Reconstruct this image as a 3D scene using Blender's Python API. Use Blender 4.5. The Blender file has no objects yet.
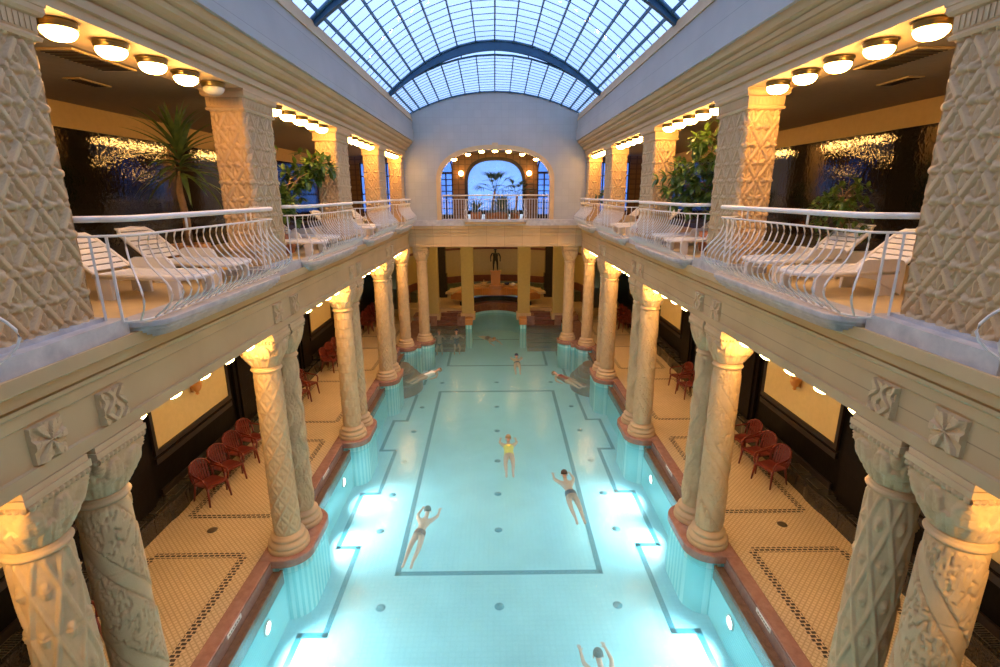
import bpy, bmesh, math, random
from mathutils import Vector, Matrix, noise
random.seed(7)
PI = math.pi
C = bpy.context.scene.collection
SC = bpy.context.scene

# ------------------------------------------------------------------ helpers
class MB:
    """collects shapes, then links them as ONE mesh object"""
    def __init__(s): s.v = []; s.f = []; s.sm = []
    def add(s, vs, fs, smooth=False, M=None):
        o = len(s.v)
        if M is not None: vs = [tuple(M @ Vector(p)) for p in vs]
        s.v += [tuple(p) for p in vs]; s.f += [tuple(i + o for i in f) for f in fs]; s.sm += [smooth] * len(fs)
        return s
    def box(s, x0, y0, z0, x1, y1, z1, M=None):
        vs = [(x, y, z) for z in (z0, z1) for y in (y0, y1) for x in (x0, x1)]
        return s.add(vs, [(0, 2, 3, 1), (4, 5, 7, 6), (0, 1, 5, 4), (2, 6, 7, 3), (0, 4, 6, 2), (1, 3, 7, 5)], False, M)
    def prism_z(s, out, z0, z1, M=None, smooth=False):
        n = len(out)
        vs = [(x, y, z0) for x, y in out] + [(x, y, z1) for x, y in out]
        s.add(vs, [tuple(range(n - 1, -1, -1)), tuple(range(n, 2 * n))], False, M)
        return s.add(vs, [(i, (i + 1) % n, n + (i + 1) % n, n + i) for i in range(n)], smooth, M)
    def prism_y(s, prof, y0, y1, M=None):
        n = len(prof)
        vs = [(x, y0, z) for x, z in prof] + [(x, y1, z) for x, z in prof]
        return s.add(vs, [tuple(range(n)), tuple(range(2 * n - 1, n - 1, -1))] + [(i, n + i, n + (i + 1) % n, (i + 1) % n) for i in range(n)], False, M)
    def prism_x(s, prof, x0, x1, M=None):
        n = len(prof)
        vs = [(x0, y, z) for y, z in prof] + [(x1, y, z) for y, z in prof]
        return s.add(vs, [tuple(range(n)), tuple(range(2 * n - 1, n - 1, -1))] + [(i, n + i, n + (i + 1) % n, (i + 1) % n) for i in range(n)], False, M)
    def tube(s, path, r, n=6, closed=False, M=None, r1=None):
        P = [Vector(p) for p in path]; m = len(P); vs = []
        rs = r if isinstance(r, (list, tuple)) else [r + ((r1 - r) * i / max(1, m - 1) if r1 is not None else 0) for i in range(m)]
        up = Vector((0, 0, 1))
        for i, p in enumerate(P):
            a = P[(i - 1) % m] if (closed or i > 0) else p
            b = P[(i + 1) % m] if (closed or i < m - 1) else p
            t = (b - a)
            if t.length < 1e-9: t = Vector((0, 0, 1))
            t.normalize()
            e = t.cross(up)
            if e.length < .05: e = t.cross(Vector((0, 1, 0)))
            e.normalize(); g = e.cross(t)
            for k in range(n):
                w = 2 * PI * (k + .5) / n
                vs.append(p + (e * math.cos(w) + g * math.sin(w)) * rs[i])
        fs = []
        for i in range(m if closed else m - 1):
            j = (i + 1) % m
            for k in range(n):
                l = (k + 1) % n
                fs.append((i * n + k, i * n + l, j * n + l, j * n + k))
        s.add(vs, fs, True, M)
        if not closed:
            s.add(vs[:n], [tuple(range(n))], False, M); s.add(vs[-n:], [tuple(range(n - 1, -1, -1))], False, M)
        return s
    def lathe(s, prof, n=24, c=(0, 0, 0), M=None, smooth=True, a0=0, a1=2 * PI):
        full = abs(a1 - a0 - 2 * PI) < 1e-6
        k = n if full else n + 1
        vs = [(c[0] + r * math.cos(a0 + (a1 - a0) * i / n), c[1] + r * math.sin(a0 + (a1 - a0) * i / n), c[2] + z) for r, z in prof for i in range(k)]
        fs = []
        for j in range(len(prof) - 1):
            for i in range(n):
                l = (i + 1) % k if full else i + 1
                fs.append((j * k + i, j * k + l, (j + 1) * k + l, (j + 1) * k + i))
        s.add(vs, fs, smooth, M)
        if full:
            if prof[0][0] > 1e-4: s.add(vs[:n], [tuple(range(n - 1, -1, -1))], False, M)
            if prof[-1][0] > 1e-4: s.add(vs[-n:], [tuple(range(n))], False, M)
        return s
    def ball(s, c, rx, ry=None, rz=None, n=12, m=8, M=None):
        ry = ry or rx; rz = rz or rx
        vs = []; fs = []
        for j in range(m + 1):
            a = PI * j / m - PI / 2
            for i in range(n):
                b = 2 * PI * i / n
                vs.append((c[0] + rx * math.cos(a) * math.cos(b), c[1] + ry * math.cos(a) * math.sin(b), c[2] + rz * math.sin(a)))
        for j in range(m):
            for i in range(n):
                fs.append((j * n + i, j * n + (i + 1) % n, (j + 1) * n + (i + 1) % n, (j + 1) * n + i))
        return s.add(vs, fs, True, M)
    def grid(s, fn, nu, nv, closed=False, smooth=True, M=None):
        k = nu if closed else nu + 1
        vs = [fn(i / nu, j / nv) for j in range(nv + 1) for i in range(k)]
        fs = [(j * k + i, j * k + (i + 1) % k, (j + 1) * k + (i + 1) % k, (j + 1) * k + i) for j in range(nv) for i in range(nu)]
        return s.add(vs, fs, smooth, M)
    def mesh(s, name, mat):
        me = bpy.data.meshes.new(name); me.from_pydata(s.v, [], s.f)
        me.polygons.foreach_set('use_smooth', s.sm)
        bm = bmesh.new(); bm.from_mesh(me)
        bmesh.ops.remove_doubles(bm, verts=bm.verts, dist=1e-5)
        bmesh.ops.recalc_face_normals(bm, faces=bm.faces); bm.to_mesh(me); bm.free()
        if mat: me.materials.append(mat)
        me.update()
        return me
    def build(s, name, mat, parent=None, bevel=0, label=None):
        o = bpy.data.objects.new(name, s.mesh(name, mat)); C.objects.link(o)
        if parent: o.parent = parent
        if bevel:
            m = o.modifiers.new('bevel', 'BEVEL'); m.width = bevel; m.segments = 2; m.limit_method = 'ANGLE'
        if label: o['label'] = label
        return o

def tag(o, label=None, cat=None, group=None, kind=None):
    if label: o['label'] = label
    if cat: o['category'] = cat
    if group: o['group'] = group
    if kind: o['kind'] = kind
    return o
def thing(name, label, cat, loc=(0, 0, 0), rz=0, group=None):
    o = bpy.data.objects.new(name, None); C.objects.link(o); o.empty_display_size = .2
    o.location = loc; o.rotation_euler = (0, 0, rz)
    return tag(o, label, cat, group)
def part(name, me, parent, loc=(0, 0, 0), rz=0):
    o = bpy.data.objects.new(name, me); C.objects.link(o); o.parent = parent; o.location = loc; o.rotation_euler = (0, 0, rz)
    return o
def dup(root, loc=None, rz=None, label=None, group=None, scale=None):
    def rec(o, par):
        c = o.copy(); C.objects.link(c); c.parent = par
        for ch in [x for x in KIDS.get(o.name, [])]: rec(ch, c)
        return c
    r = rec(root, None)
    if loc is not None: r.location = loc
    if rz is not None: r.rotation_euler = (0, 0, rz)
    if scale is not None: r.scale = (scale,) * 3
    if label: r['label'] = label
    if group: r['group'] = group
    return r
KIDS = {}
def freeze(root):
    """remember the children of a prototype for dup()"""
    def rec(o):
        KIDS[o.name] = list(o.children)
        for c in o.children: rec(c)
    rec(root); return root
def struct(mb, name, mat, parent=None, bevel=0):
    o = mb.build(name, mat, parent, bevel)
    if parent is None: o['kind'] = 'structure'
    return o

# ------------------------------------------------------------------ materials
def nmat(name):
    m = bpy.data.materials.new(name); m.use_nodes = True
    nt = m.node_tree; nt.nodes.clear()
    out = nt.nodes.new('ShaderNodeOutputMaterial')
    return m, nt, out
def N(nt, t, **k):
    n = nt.nodes.new(t)
    for a, b in k.items():
        if a in n.inputs: n.inputs[a].default_value = b
        else: setattr(n, a, b)
    return n
def L(nt, a, b): nt.links.new(a, b)
def ramp(nt, fac, stops):
    r = nt.nodes.new('ShaderNodeValToRGB'); L(nt, fac, r.inputs[0])
    e = r.color_ramp.elements
    while len(e) < len(stops): e.new(.5)
    for x, (p, c) in zip(e, stops): x.position = p; x.color = (*c, 1)
    return r.outputs[0]
def stone(name, c1, c2, scale=3., rough=.6, bump=.15, fine=40., coat=0, metal=0, detail=6., spec=.5):
    m, nt, out = nmat(name)
    b = N(nt, 'ShaderNodeBsdfPrincipled', Roughness=rough, Metallic=metal)
    b.inputs['Coat Weight'].default_value = coat; b.inputs['Specular IOR Level'].default_value = spec
    tc = N(nt, 'ShaderNodeTexCoord')
    n1 = N(nt, 'ShaderNodeTexNoise', Scale=scale, Detail=detail, Roughness=.6); L(nt, tc.outputs['Object'], n1.inputs['Vector'])
    L(nt, ramp(nt, n1.outputs[0], [(.3, c1), (.7, c2)]), b.inputs['Base Color'])
    if bump:
        n2 = N(nt, 'ShaderNodeTexNoise', Scale=fine, Detail=4.); L(nt, tc.outputs['Object'], n2.inputs['Vector'])
        bp = N(nt, 'ShaderNodeBump', Strength=bump, Distance=.01); L(nt, n2.outputs[0], bp.inputs['Height']); L(nt, bp.outputs[0], b.inputs['Normal'])
    L(nt, b.outputs[0], out.inputs[0]); return m
def brick(name, c1, c2, mortar, w, h, ms=.03, rot=(0, 0, 0), rough=.4, bump=.3, offset=.5, spec=.5, wave=0, var=0., wk=.2):
    m, nt, out = nmat(name)
    b = N(nt, 'ShaderNodeBsdfPrincipled', Roughness=rough); b.inputs['Specular IOR Level'].default_value = spec
    tc = N(nt, 'ShaderNodeTexCoord'); mp = N(nt, 'ShaderNodeMapping'); mp.inputs['Rotation'].default_value = rot
    L(nt, tc.outputs['Object'], mp.inputs['Vector'])
    t = N(nt, 'ShaderNodeTexBrick', Scale=1.); t.inputs['Brick Width'].default_value = w; t.inputs['Row Height'].default_value = h
    t.inputs['Mortar Size'].default_value = ms; t.inputs['Color1'].default_value = (*c1, 1); t.inputs['Color2'].default_value = (*c2, 1); t.inputs['Mortar'].default_value = (*mortar, 1)
    t.offset = offset; t.inputs['Mortar Smooth'].default_value = .1
    L(nt, mp.outputs[0], t.inputs['Vector'])
    col = t.outputs['Color']
    if var:
        n = N(nt, 'ShaderNodeTexNoise', Scale=1.3, Detail=5.); L(nt, tc.outputs['Object'], n.inputs['Vector'])
        mx = N(nt, 'ShaderNodeMix', data_type='RGBA', blend_type='MULTIPLY'); mx.inputs[0].default_value = 1.
        L(nt, col, mx.inputs[6]); L(nt, ramp(nt, n.outputs[0], [(.3, (1 - var,) * 3), (.7, (1, 1, 1))]), mx.inputs[7]); col = mx.outputs[2]
    L(nt, col, b.inputs['Base Color'])
    inv = N(nt, 'ShaderNodeMath', operation='SUBTRACT'); inv.inputs[0].default_value = 1.; L(nt, t.outputs['Fac'], inv.inputs[1])
    bp = N(nt, 'ShaderNodeBump', Strength=bump, Distance=.006); L(nt, inv.outputs[0], bp.inputs['Height'])
    if wave:
        n = N(nt, 'ShaderNodeTexNoise', Scale=wave, Detail=2.); L(nt, tc.outputs['Object'], n.inputs['Vector'])
        b2 = N(nt, 'ShaderNodeBump', Strength=wk, Distance=.02); L(nt, n.outputs[0], b2.inputs['Height']); L(nt, bp.outputs[0], b2.inputs['Normal']); bp = b2
    L(nt, bp.outputs[0], b.inputs['Normal'])
    L(nt, b.outputs[0], out.inputs[0]); return m
def plain(name, c, rough=.5, metal=0, spec=.5, var=.08, scale=8.):
    return stone(name, tuple(x * (1 - var) for x in c), tuple(min(1, x * (1 + var)) for x in c), scale, rough, 0, metal=metal, spec=spec)
def glow(name, c, s):
    m, nt, out = nmat(name)
    e = N(nt, 'ShaderNodeEmission', Strength=s); e.inputs[0].default_value = (*c, 1); L(nt, e.outputs[0], out.inputs[0]); return m
def leafmat(name, c1, c2):
    m, nt, out = nmat(name)
    b = N(nt, 'ShaderNodeBsdfPrincipled', Roughness=.4)
    tc = N(nt, 'ShaderNodeTexCoord'); n1 = N(nt, 'ShaderNodeTexNoise', Scale=6., Detail=2.); L(nt, tc.outputs['Object'], n1.inputs['Vector'])
    L(nt, ramp(nt, n1.outputs[0], [(.35, c1), (.65, c2)]), b.inputs['Base Color'])
    t = N(nt, 'ShaderNodeBsdfTranslucent'); t.inputs[0].default_value = (*c2, 1)
    mx = N(nt, 'ShaderNodeMixShader'); mx.inputs[0].default_value = .25
    L(nt, b.outputs[0], mx.inputs[1]); L(nt, t.outputs[0], mx.inputs[2]); L(nt, mx.outputs[0], out.inputs[0]); return m

M = {}
M['stone'] = stone('cream_limestone', (0.527, 0.369, 0.192), (0.626, 0.442, 0.243), 2.5, .65, .2, 60.)
M['carved'] = stone('carved_limestone', (0.516, 0.365, 0.192), (0.615, 0.433, 0.236), 6., .65, .25, 70.)
M['wallstone'] = brick('pale_stone_blocks', (0.385, 0.385, 0.361), (0.435, 0.426, 0.394), (0.295, 0.295, 0.271), .55, .42, .006, (PI / 2, 0, PI / 2), .6, .2, var=.12)
M['endwall'] = brick('pale_wall_tile', (0.385, 0.402, 0.402), (0.410, 0.426, 0.426), (0.344, 0.361, 0.361), .3, .3, .006, (PI / 2, 0, 0), .5, .15, 0., var=.1)
M['entab'] = brick('entablature_stone', (0.516, 0.369, 0.192), (0.595, 0.426, 0.230), (0.338, 0.233, 0.115), .82, 3., .006, (PI / 2, 0, PI / 2), .6, .15, var=.15)
M['marble'] = stone('grey_white_marble', (0.361, 0.369, 0.394), (0.574, 0.566, 0.558), 5., .3, .03, 20., detail=9.)
M['red'] = stone('red_marble', (.28, .135, .09), (.40, .215, .15), 7., .25, .05, 30., detail=9.)
M['redgrey'] = stone('grey_red_marble', (.25, .17, .15), (.38, .28, .24), 9., .3, .05)
M['brown'] = stone('brown_marble_steps', (.15, .05, .025), (.26, .10, .05), 7., .3, .05)
M['gutter'] = stone('brown_gutter', (.12, .07, .04), (.20, .12, .07), 9., .25, .05)
M['deck'] = brick('cream_mosaic_floor', (.66, .50, .28), (.71, .55, .32), (.50, .36, .18), .075, .075, .012, (0, 0, PI / 4), .35, .15, 0., var=.12)
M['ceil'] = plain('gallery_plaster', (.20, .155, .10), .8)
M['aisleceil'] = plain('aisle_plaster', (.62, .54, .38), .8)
M['frieze'] = plain('ochre_frieze', (.42, .30, .13), .7, var=.05)
M['apse'] = plain('ochre_apse_plaster', (.52, .39, .13), .75, var=.05)
M['cream'] = plain('cream_plaster', (.62, .48, .24), .75, var=.05)
M['black'] = brick('black_glazed_tile', (.012, .012, .015), (.022, .02, .022), (.008, .008, .008), .30, .15, .006, (PI / 2, 0, PI / 2), .045, .5, .5, .5, 10., wk=.13)
M['granite'] = stone('black_granite', (.010, .009, .008), (.05, .042, .032), 30., .12, 0)
M['darkwood'] = brick('dark_tile_panelling', (.007, .005, .005), (.010, .007, .006), (.004, .003, .003), .40, .20, .008, (PI / 2, 0, PI / 2), .34, .3, .5, .07, 6.)
M['grille'] = plain('steel_grille', (.22, .19, .14), .3, .8)
M['white_metal'] = plain('white_painted_metal', (.74, .72, .68), .35, var=.05)
M['white_plastic'] = plain('white_plastic', (.80, .79, .75), .35, var=.04)
M['red_plastic'] = stone('red_brown_plastic', (.13, .020, .013), (.19, .030, .017), 4., .3, 0)
M['bronze'] = plain('brass_rim', (.20, .15, .06), .35, .8)
M['glass_lit'] = glow('lit_opal_glass', (1., .50, .125), 85.)
M['glass_low'] = glow('lit_opal_glass_aisle', (1., .55, .17), 95.)
M['glass_sconce'] = glow('lit_sconce_glass', (1., .52, .18), 34.)
M['glass_off'] = plain('unlit_opal_glass', (.75, .72, .62), .2)
M['wood'] = brick('oak_staves', (.40, .20, .07), (.48, .25, .10), (.16, .07, .02), .09, 2., .006, (PI / 2, 0, 0), .5, .3)
M['terracotta'] = plain('terracotta', (.48, .18, .07), .7)
M['soil'] = plain('potting_soil', (.05, .035, .02), .95)
M['bark'] = stone('plant_bark', (.20, .12, .06), (.36, .24, .13), 14., .85, .5)
M['leaf'] = leafmat('broad_leaf', (.035, .10, .018), (.13, .22, .04))
M['leafdark'] = leafmat('dark_leaf', (.02, .06, .02), (.06, .12, .04))
M['leafyucca'] = leafmat('yucca_leaf', (.04, .10, .04), (.16, .24, .06))
M['frame'] = plain('dark_wood_frame', (.014, .008, .006), .4)
M['ochre'] = brick('ochre_diamond_tile', (0.210, 0.105, 0.036), (0.238, 0.124, 0.042), (0.112, 0.056, 0.018), .24, .24, .02, (PI / 2, PI / 4, 0), .3, .2, 0.)
M['steel'] = plain('blue_painted_steel', (.025, .09, .17), .45, .2)
M['bar'] = plain('glazing_bar_steel', (.04, .12, .21), .5)
M['skin'] = plain('skin', (.62, .34, .23), .45, var=.05)
M['hair'] = plain('dark_hair', (.05, .03, .02), .6)
M['fairhair'] = plain('fair_hair', (.32, .20, .09), .6)
M['yellow'] = plain('yellow_cloth', (.80, .62, .10), .6)
M['navy'] = plain('navy_cloth', (.03, .04, .10), .6)
M['orange'] = plain('orange_marble', (.55, .24, .06), .35)
M['green'] = stone('green_tile', (.10, .12, .05), (.17, .18, .08), 12., .4, .05)
M['wains'] = stone('red_brown_wainscot', (.16, .05, .02), (.24, .08, .03), 6., .4, .05)
M['bronzefig'] = plain('dark_bronze', (.045, .04, .022), .35, .7)
M['paving'] = stone('yellow_stone_paving', (.58, .43, .20), (.68, .51, .25), 3., .4, .05)
M['sign'] = plain('white_enamel_plate', (.8, .8, .76), .3)
M['tealtile'] = brick('teal_pool_tile', (.16, .52, .55), (.20, .58, .60), (.60, .82, .82), .07, .6, .018, (PI / 2, 0, PI / 2), .2, .1, 0.)
# fluted tile of the pier: stripes that run down round the curve
def stripes(name, c1, c2, k):
    m, nt, out = nmat(name)
    b = N(nt, 'ShaderNodeBsdfPrincipled', Roughness=.25)
    tc = N(nt, 'ShaderNodeTexCoord')
    w = N(nt, 'ShaderNodeTexChecker', Scale=k); w.inputs[1].default_value = (*c1, 1); w.inputs[2].default_value = (*c2, 1)
    sx = N(nt, 'ShaderNodeSeparateXYZ'); L(nt, tc.outputs['Object'], sx.inputs[0])
    a = N(nt, 'ShaderNodeMath', operation='ADD'); L(nt, sx.outputs[0], a.inputs[0]); L(nt, sx.outputs[1], a.inputs[1])
    cb = N(nt, 'ShaderNodeCombineXYZ'); L(nt, a.outputs[0], cb.inputs[0]); L(nt, cb.outputs[0], w.inputs[0])
    L(nt, w.outputs[0], b.inputs['Base Color']); L(nt, b.outputs[0], out.inputs[0]); return m
M['pier'] = stripes('fluted_pier_tile', (.22, .62, .64), (.42, .78, .78), 12.)
# pool floor tile
M['pool'] = brick('turquoise_pool_tile', (.32, .65, .78), (.34, .67, .80), (.30, .62, .75), .12, .12, .012, (0, 0, 0), .4, .05, 0., var=.12)
M['poolwall'] = brick('turquoise_wall_tile', (.22, .62, .66), (.26, .67, .70), (.40, .75, .77), .07, .30, .012, (PI / 2, 0, PI / 2), .3, .05, 0.)
M['poolline'] = stone('dark_blue_tile', (.02, .14, .22), (.04, .22, .30), 20., .4, 0)
M['lamp_uw'] = glow('underwater_lamp_lens', (.95, 1., .92), 30.)
M['border'] = brick('black_cream_mosaic_border', (.035, .022, .012), (.05, .03, .016), (.62, .47, .27), .11, .075, .012, (0, 0, 0), .35, .1)
def schlick(nt, f0, k):
    lw = N(nt, 'ShaderNodeLayerWeight', Blend=.5)
    p = N(nt, 'ShaderNodeMath', operation='POWER'); L(nt, lw.outputs['Facing'], p.inputs[0]); p.inputs[1].default_value = 5.
    a = N(nt, 'ShaderNodeMath', operation='MULTIPLY_ADD'); L(nt, p.outputs[0], a.inputs[0]); a.inputs[1].default_value = k; a.inputs[2].default_value = f0
    return a.outputs[0]
def water_mat():
    m, nt, out = nmat('pool_water')
    tr = N(nt, 'ShaderNodeBsdfTransparent'); tr.inputs[0].default_value = (.80, .97, .985, 1)
    tl = N(nt, 'ShaderNodeBsdfTranslucent'); tl.inputs[0].default_value = (.55, .88, .94, 1)      # cloudy water
    df = N(nt, 'ShaderNodeBsdfDiffuse'); df.inputs[0].default_value = (.30, .50, .46, 1)
    hz = N(nt, 'ShaderNodeMixShader'); hz.inputs[0].default_value = .35; L(nt, tl.outputs[0], hz.inputs[1]); L(nt, df.outputs[0], hz.inputs[2])
    haze = N(nt, 'ShaderNodeMixShader'); haze.inputs[0].default_value = .32; L(nt, tr.outputs[0], haze.inputs[1]); L(nt, hz.outputs[0], haze.inputs[2])
    gl = N(nt, 'ShaderNodeBsdfGlossy', Roughness=.22); gl.inputs[0].default_value = (1, 1, 1, 1)
    fr = schlick(nt, .02, .8)
    tc = N(nt, 'ShaderNodeTexCoord'); n = N(nt, 'ShaderNodeTexNoise', Scale=2.2, Detail=3.); L(nt, tc.outputs['Object'], n.inputs['Vector'])
    bp = N(nt, 'ShaderNodeBump', Strength=.25, Distance=.03); L(nt, n.outputs[0], bp.inputs['Height'])
    L(nt, bp.outputs[0], gl.inputs['Normal'])
    mx = N(nt, 'ShaderNodeMixShader'); L(nt, fr, mx.inputs[0]); L(nt, haze.outputs[0], mx.inputs[1]); L(nt, gl.outputs[0], mx.inputs[2])
    L(nt, mx.outputs[0], out.inputs[0]); return m
M['water'] = water_mat()
def pane_mat(name, tint, rough=.02, k=.12, diff=0., dcol=(.8, .85, .9)):
    m, nt, out = nmat(name)
    tr = N(nt, 'ShaderNodeBsdfTransparent'); tr.inputs[0].default_value = (*tint, 1)
    gl = N(nt, 'ShaderNodeBsdfGlossy', Roughness=rough)
    fr = schlick(nt, .04, .5)
    mx = N(nt, 'ShaderNodeMixShader'); L(nt, fr, mx.inputs[0])
    src = tr.outputs[0]
    if diff:
        d = N(nt, 'ShaderNodeBsdfTranslucent'); d.inputs[0].default_value = (*dcol, 1)
        m2 = N(nt, 'ShaderNodeMixShader')
        tc = N(nt, 'ShaderNodeTexCoord'); n = N(nt, 'ShaderNodeTexNoise', Scale=1.2, Detail=4.); L(nt, tc.outputs['Object'], n.inputs['Vector'])
        L(nt, ramp(nt, n.outputs[0], [(.35, (diff * .4,) * 3), (.65, (diff * 1.4,) * 3)]), m2.inputs[0])
        L(nt, tr.outputs[0], m2.inputs[1]); L(nt, d.outputs[0], m2.inputs[2]); src = m2.outputs[0]
    L(nt, src, mx.inputs[1]); L(nt, gl.outputs[0], mx.inputs[2]); L(nt, mx.outputs[0], out.inputs[0]); return m
M['skyglass'] = pane_mat('skylight_glass', (.97, .98, 1.), diff=.3)
M['winglass'] = pane_mat('window_glass', (.60, .76, 1.), diff=.4, dcol=(.45, .6, .9))

# ------------------------------------------------------------------ layout numbers
PY = [4.5, 9.47, 14.42, 19.37]            # pillar / column-pair rows
YA, YE = -2.6, 23.9                        # near wall, end wall
BAYS = [(1.84, 1.86), (6.985, 1.93), (11.945, 1.93), (16.9, 1.93), (21.6, 1.68)]
ROW = ['nearest', 'second', 'third', 'fourth', 'farthest']
SIDES = [(-1, 'left', 0.), (1, 'right', PI)]   # things are modelled for the left... x outward; see S()
WZ = -.28                                  # water level
FZ = -1.4                                  # pool floor

# ------------------------------------------------------------------ the setting: ground floor
for s, sd, _ in SIDES:
    def X(a, b): return (min(s * a, s * b), max(s * a, s * b))
    a, b = X(4.74, 7.7)
    struct(MB().box(a, YA, -.3, b, 34., 0), 'floor_' + sd, M['deck'])
    m = MB(); a, b = X(4.5, 4.76); m.box(a, YA, -.02, b, 23.2, .035)
    k = struct(m, 'pool_kerb_' + sd, M['red'], bevel=.012)
    a, b = X(4.5, 4.74); struct(MB().box(a, YA, -.9, b, 23.2, -.021), 'trim_kerb_face_' + sd, M['redgrey'])
    m = MB(); a, b = X(4.36, 4.499); m.box(a, YA, -.5, b, 23.2, -.23)
    a, b = X(4.30, 4.36); m.box(a, YA, -.5, b, 23.2, -.19)
    struct(m, 'trim_gutter_' + sd, M['gutter'], bevel=.01)
    a, b = X(4.3, 4.46); struct(MB().box(a, YA, FZ, b, 23.2, -.501), 'wall_pool_' + sd, M['poolwall'])
    # far pool walls beyond the corner columns
    a, b = X(3.75, 4.74); struct(MB().box(a, 23.9, FZ, b, 29., -.02), 'wall_pool_far_' + sd, M['poolwall'])
    a, b = X(3.70, 4.76); struct(MB().box(a, 24.9, -.02, b, 28.4, .035), 'trim_far_kerb_' + sd, M['red'])
    # ground-floor back wall
    a, b = X(7.6, 7.9); struct(MB().box(a, YA, 0, b, 37., 5.0), 'wall_' + sd, M['darkwood'])
    a, b = X(4.72, 7.6); struct(MB().box(a, YA, 5.0, b, 24.0, 5.64), 'ceiling_aisle_' + sd, M['aisleceil'])
    a, b = X(7.52, 7.6); 
    for py in PY + [24.3]:
        m = MB(); m.box(a, py - .55, .45, b, py + .55, 4.999)
        c, d = X(7.46, 7.52); m.box(c, py - .40, .45, d, py + .40, 4.998)
        struct(m, 'trim_pilaster_' + sd, M['darkwood'])
    for (yc, hl), rw in zip(BAYS + [(26.9, 1.9)], ROW + ['apse']):
        if yc < 3: continue
        m = MB(); c, d = X(7.575, 7.6); hw = 1.58 if hl > 1.8 else 1.35
        m.box(c, yc - hw, 1.55, d, yc + hw, 4.6)
        w = struct(m, 'wall_panel_%s' % sd, M['cream'])
        m = MB(); c, d = X(7.54, 7.6)
        for (y0, z0, y1, z1) in ((yc - hw - .1, 1.43, yc + hw + .1, 1.55), (yc - hw - .1, 4.6, yc + hw + .1, 4.72), (yc - hw - .1, 1.55, yc - hw, 4.6), (yc + hw, 1.55, yc + hw + .1, 4.6)):
            m.box(c, y0, z0, d, y1, z1)
        c, d = X(7.55, 7.6); m.box(c, yc - hw - .1, 1.22, d, yc + hw + .1, 1.36); m.box(c, yc - hw - .1, .42, d, yc + hw + .1, .6)
        m.build('panel_frame', M['frame'], w)
# mosaic borders set into the floor
def border_loop(m, s, y0, y1, xa=5.05, xb=7.02, t=.15, nt=.1):
    def bx(xa_, ya_, xb_, yb_): m.box(min(s * xa_, s * xb_), ya_, -.01, max(s * xa_, s * xb_), yb_, .0015)
    n = nt
    bx(xa, y0 + n, xa + t, y1 - n); bx(xb - t, y0 + n, xb, y1 - n)
    m.box(*[f for f in (min(s * (xa + n), s * (xb - n)), y0, -.01, max(s * (xa + n), s * (xb - n)), y0 + t, .0022)])
    m.box(*[f for f in (min(s * (xa + n), s * (xb - n)), y1 - t, -.01, max(s * (xa + n), s * (xb - n)), y1, .0022)])
    return m
for s, sd, _ in SIDES:
    m = MB()
    for yc, hl in BAYS + [(26.6, 1.5)]: border_loop(m, s, yc - hl + .02, yc + hl - .02)
    struct(m, 'trim_mosaic_' + sd, M['border'])

# ------------------------------------------------------------------ pool
m = MB().box(-4.46, YA, FZ - .2, 4.46, 33., FZ); struct(m, 'floor_pool', M['pool'])
struct(MB().box(-4.46, YA - .2, FZ, 4.46, YA, 0), 'wall_pool_near', M['poolwall'])
m = MB()
def strip(m, x0, y0, x1, y1, w=.11):
    d = Vector((x1 - x0, y1 - y0)); d.normalize(); n = Vector((-d.y, d.x)) * w / 2; e = d * w / 2
    p = [(x0 - e.x + n.x, y0 - e.y + n.y), (x1 + e.x + n.x, y1 + e.y + n.y), (x1 + e.x - n.x, y1 + e.y - n.y), (x0 - e.x - n.x, y0 - e.y - n.y)]
    m.prism_z(p, FZ, FZ + .004)
def loop(m, pts, w=.11, closed=True):
    for i in range(len(pts) if closed else len(pts) - 1): strip(m, *pts[i], *pts[(i + 1) % len(pts)], w)
loop(m, [(-2.32, 9.9), (2.32, 9.9), (2.48, 21.1), (-2.48, 21.1)], .13)
loop(m, [(-2.45, 24.6), (2.55, 24.6), (2.6, 29.4), (-2.5, 29.4)], .13)
for s in (-1, 1):
    pts = [(s * 3.95, 3.0)]
    for py in PY[0:]:
        pts += [(s * 3.95, py - 1.25), (s * 3.45, py - 1.25), (s * 3.45, py + 1.35), (s * 3.95, py + 1.35)]
    pts += [(s * 3.95, 22.), (s * 3.3, 22.), (s * 3.3, 27.)]
    loop(m, pts, .12, False)
for x in (-2.5, 0, 2.5):
    for y in (3.6, 6.2, 8.9, 11.45, 13.1, 15.0, 17.2, 19.4, 22.2):
        if abs(x) > 1 and 9.5 < y < 21.5: x_ = x * 1.22
        else: x_ = x
        m.lathe([(0, FZ), (.105, FZ), (.105, FZ + .005), (0, FZ + .005)], 10, (x_, y, 0))
struct(m, 'trim_pool_lines', M['poolline'])
# water
m = MB(); m.grid(lambda u, v: (-4.31 + 8.62 * u, YA + (23.95 - YA) * v, WZ), 20, 50)
m.grid(lambda u, v: (-3.76 + 7.52 * u, 23.95 + 8.5 * v, WZ), 16, 20)
tag(m.build('pool_water', M['water']), 'clear turquoise water filling the long indoor pool', 'water', kind='stuff')

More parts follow.
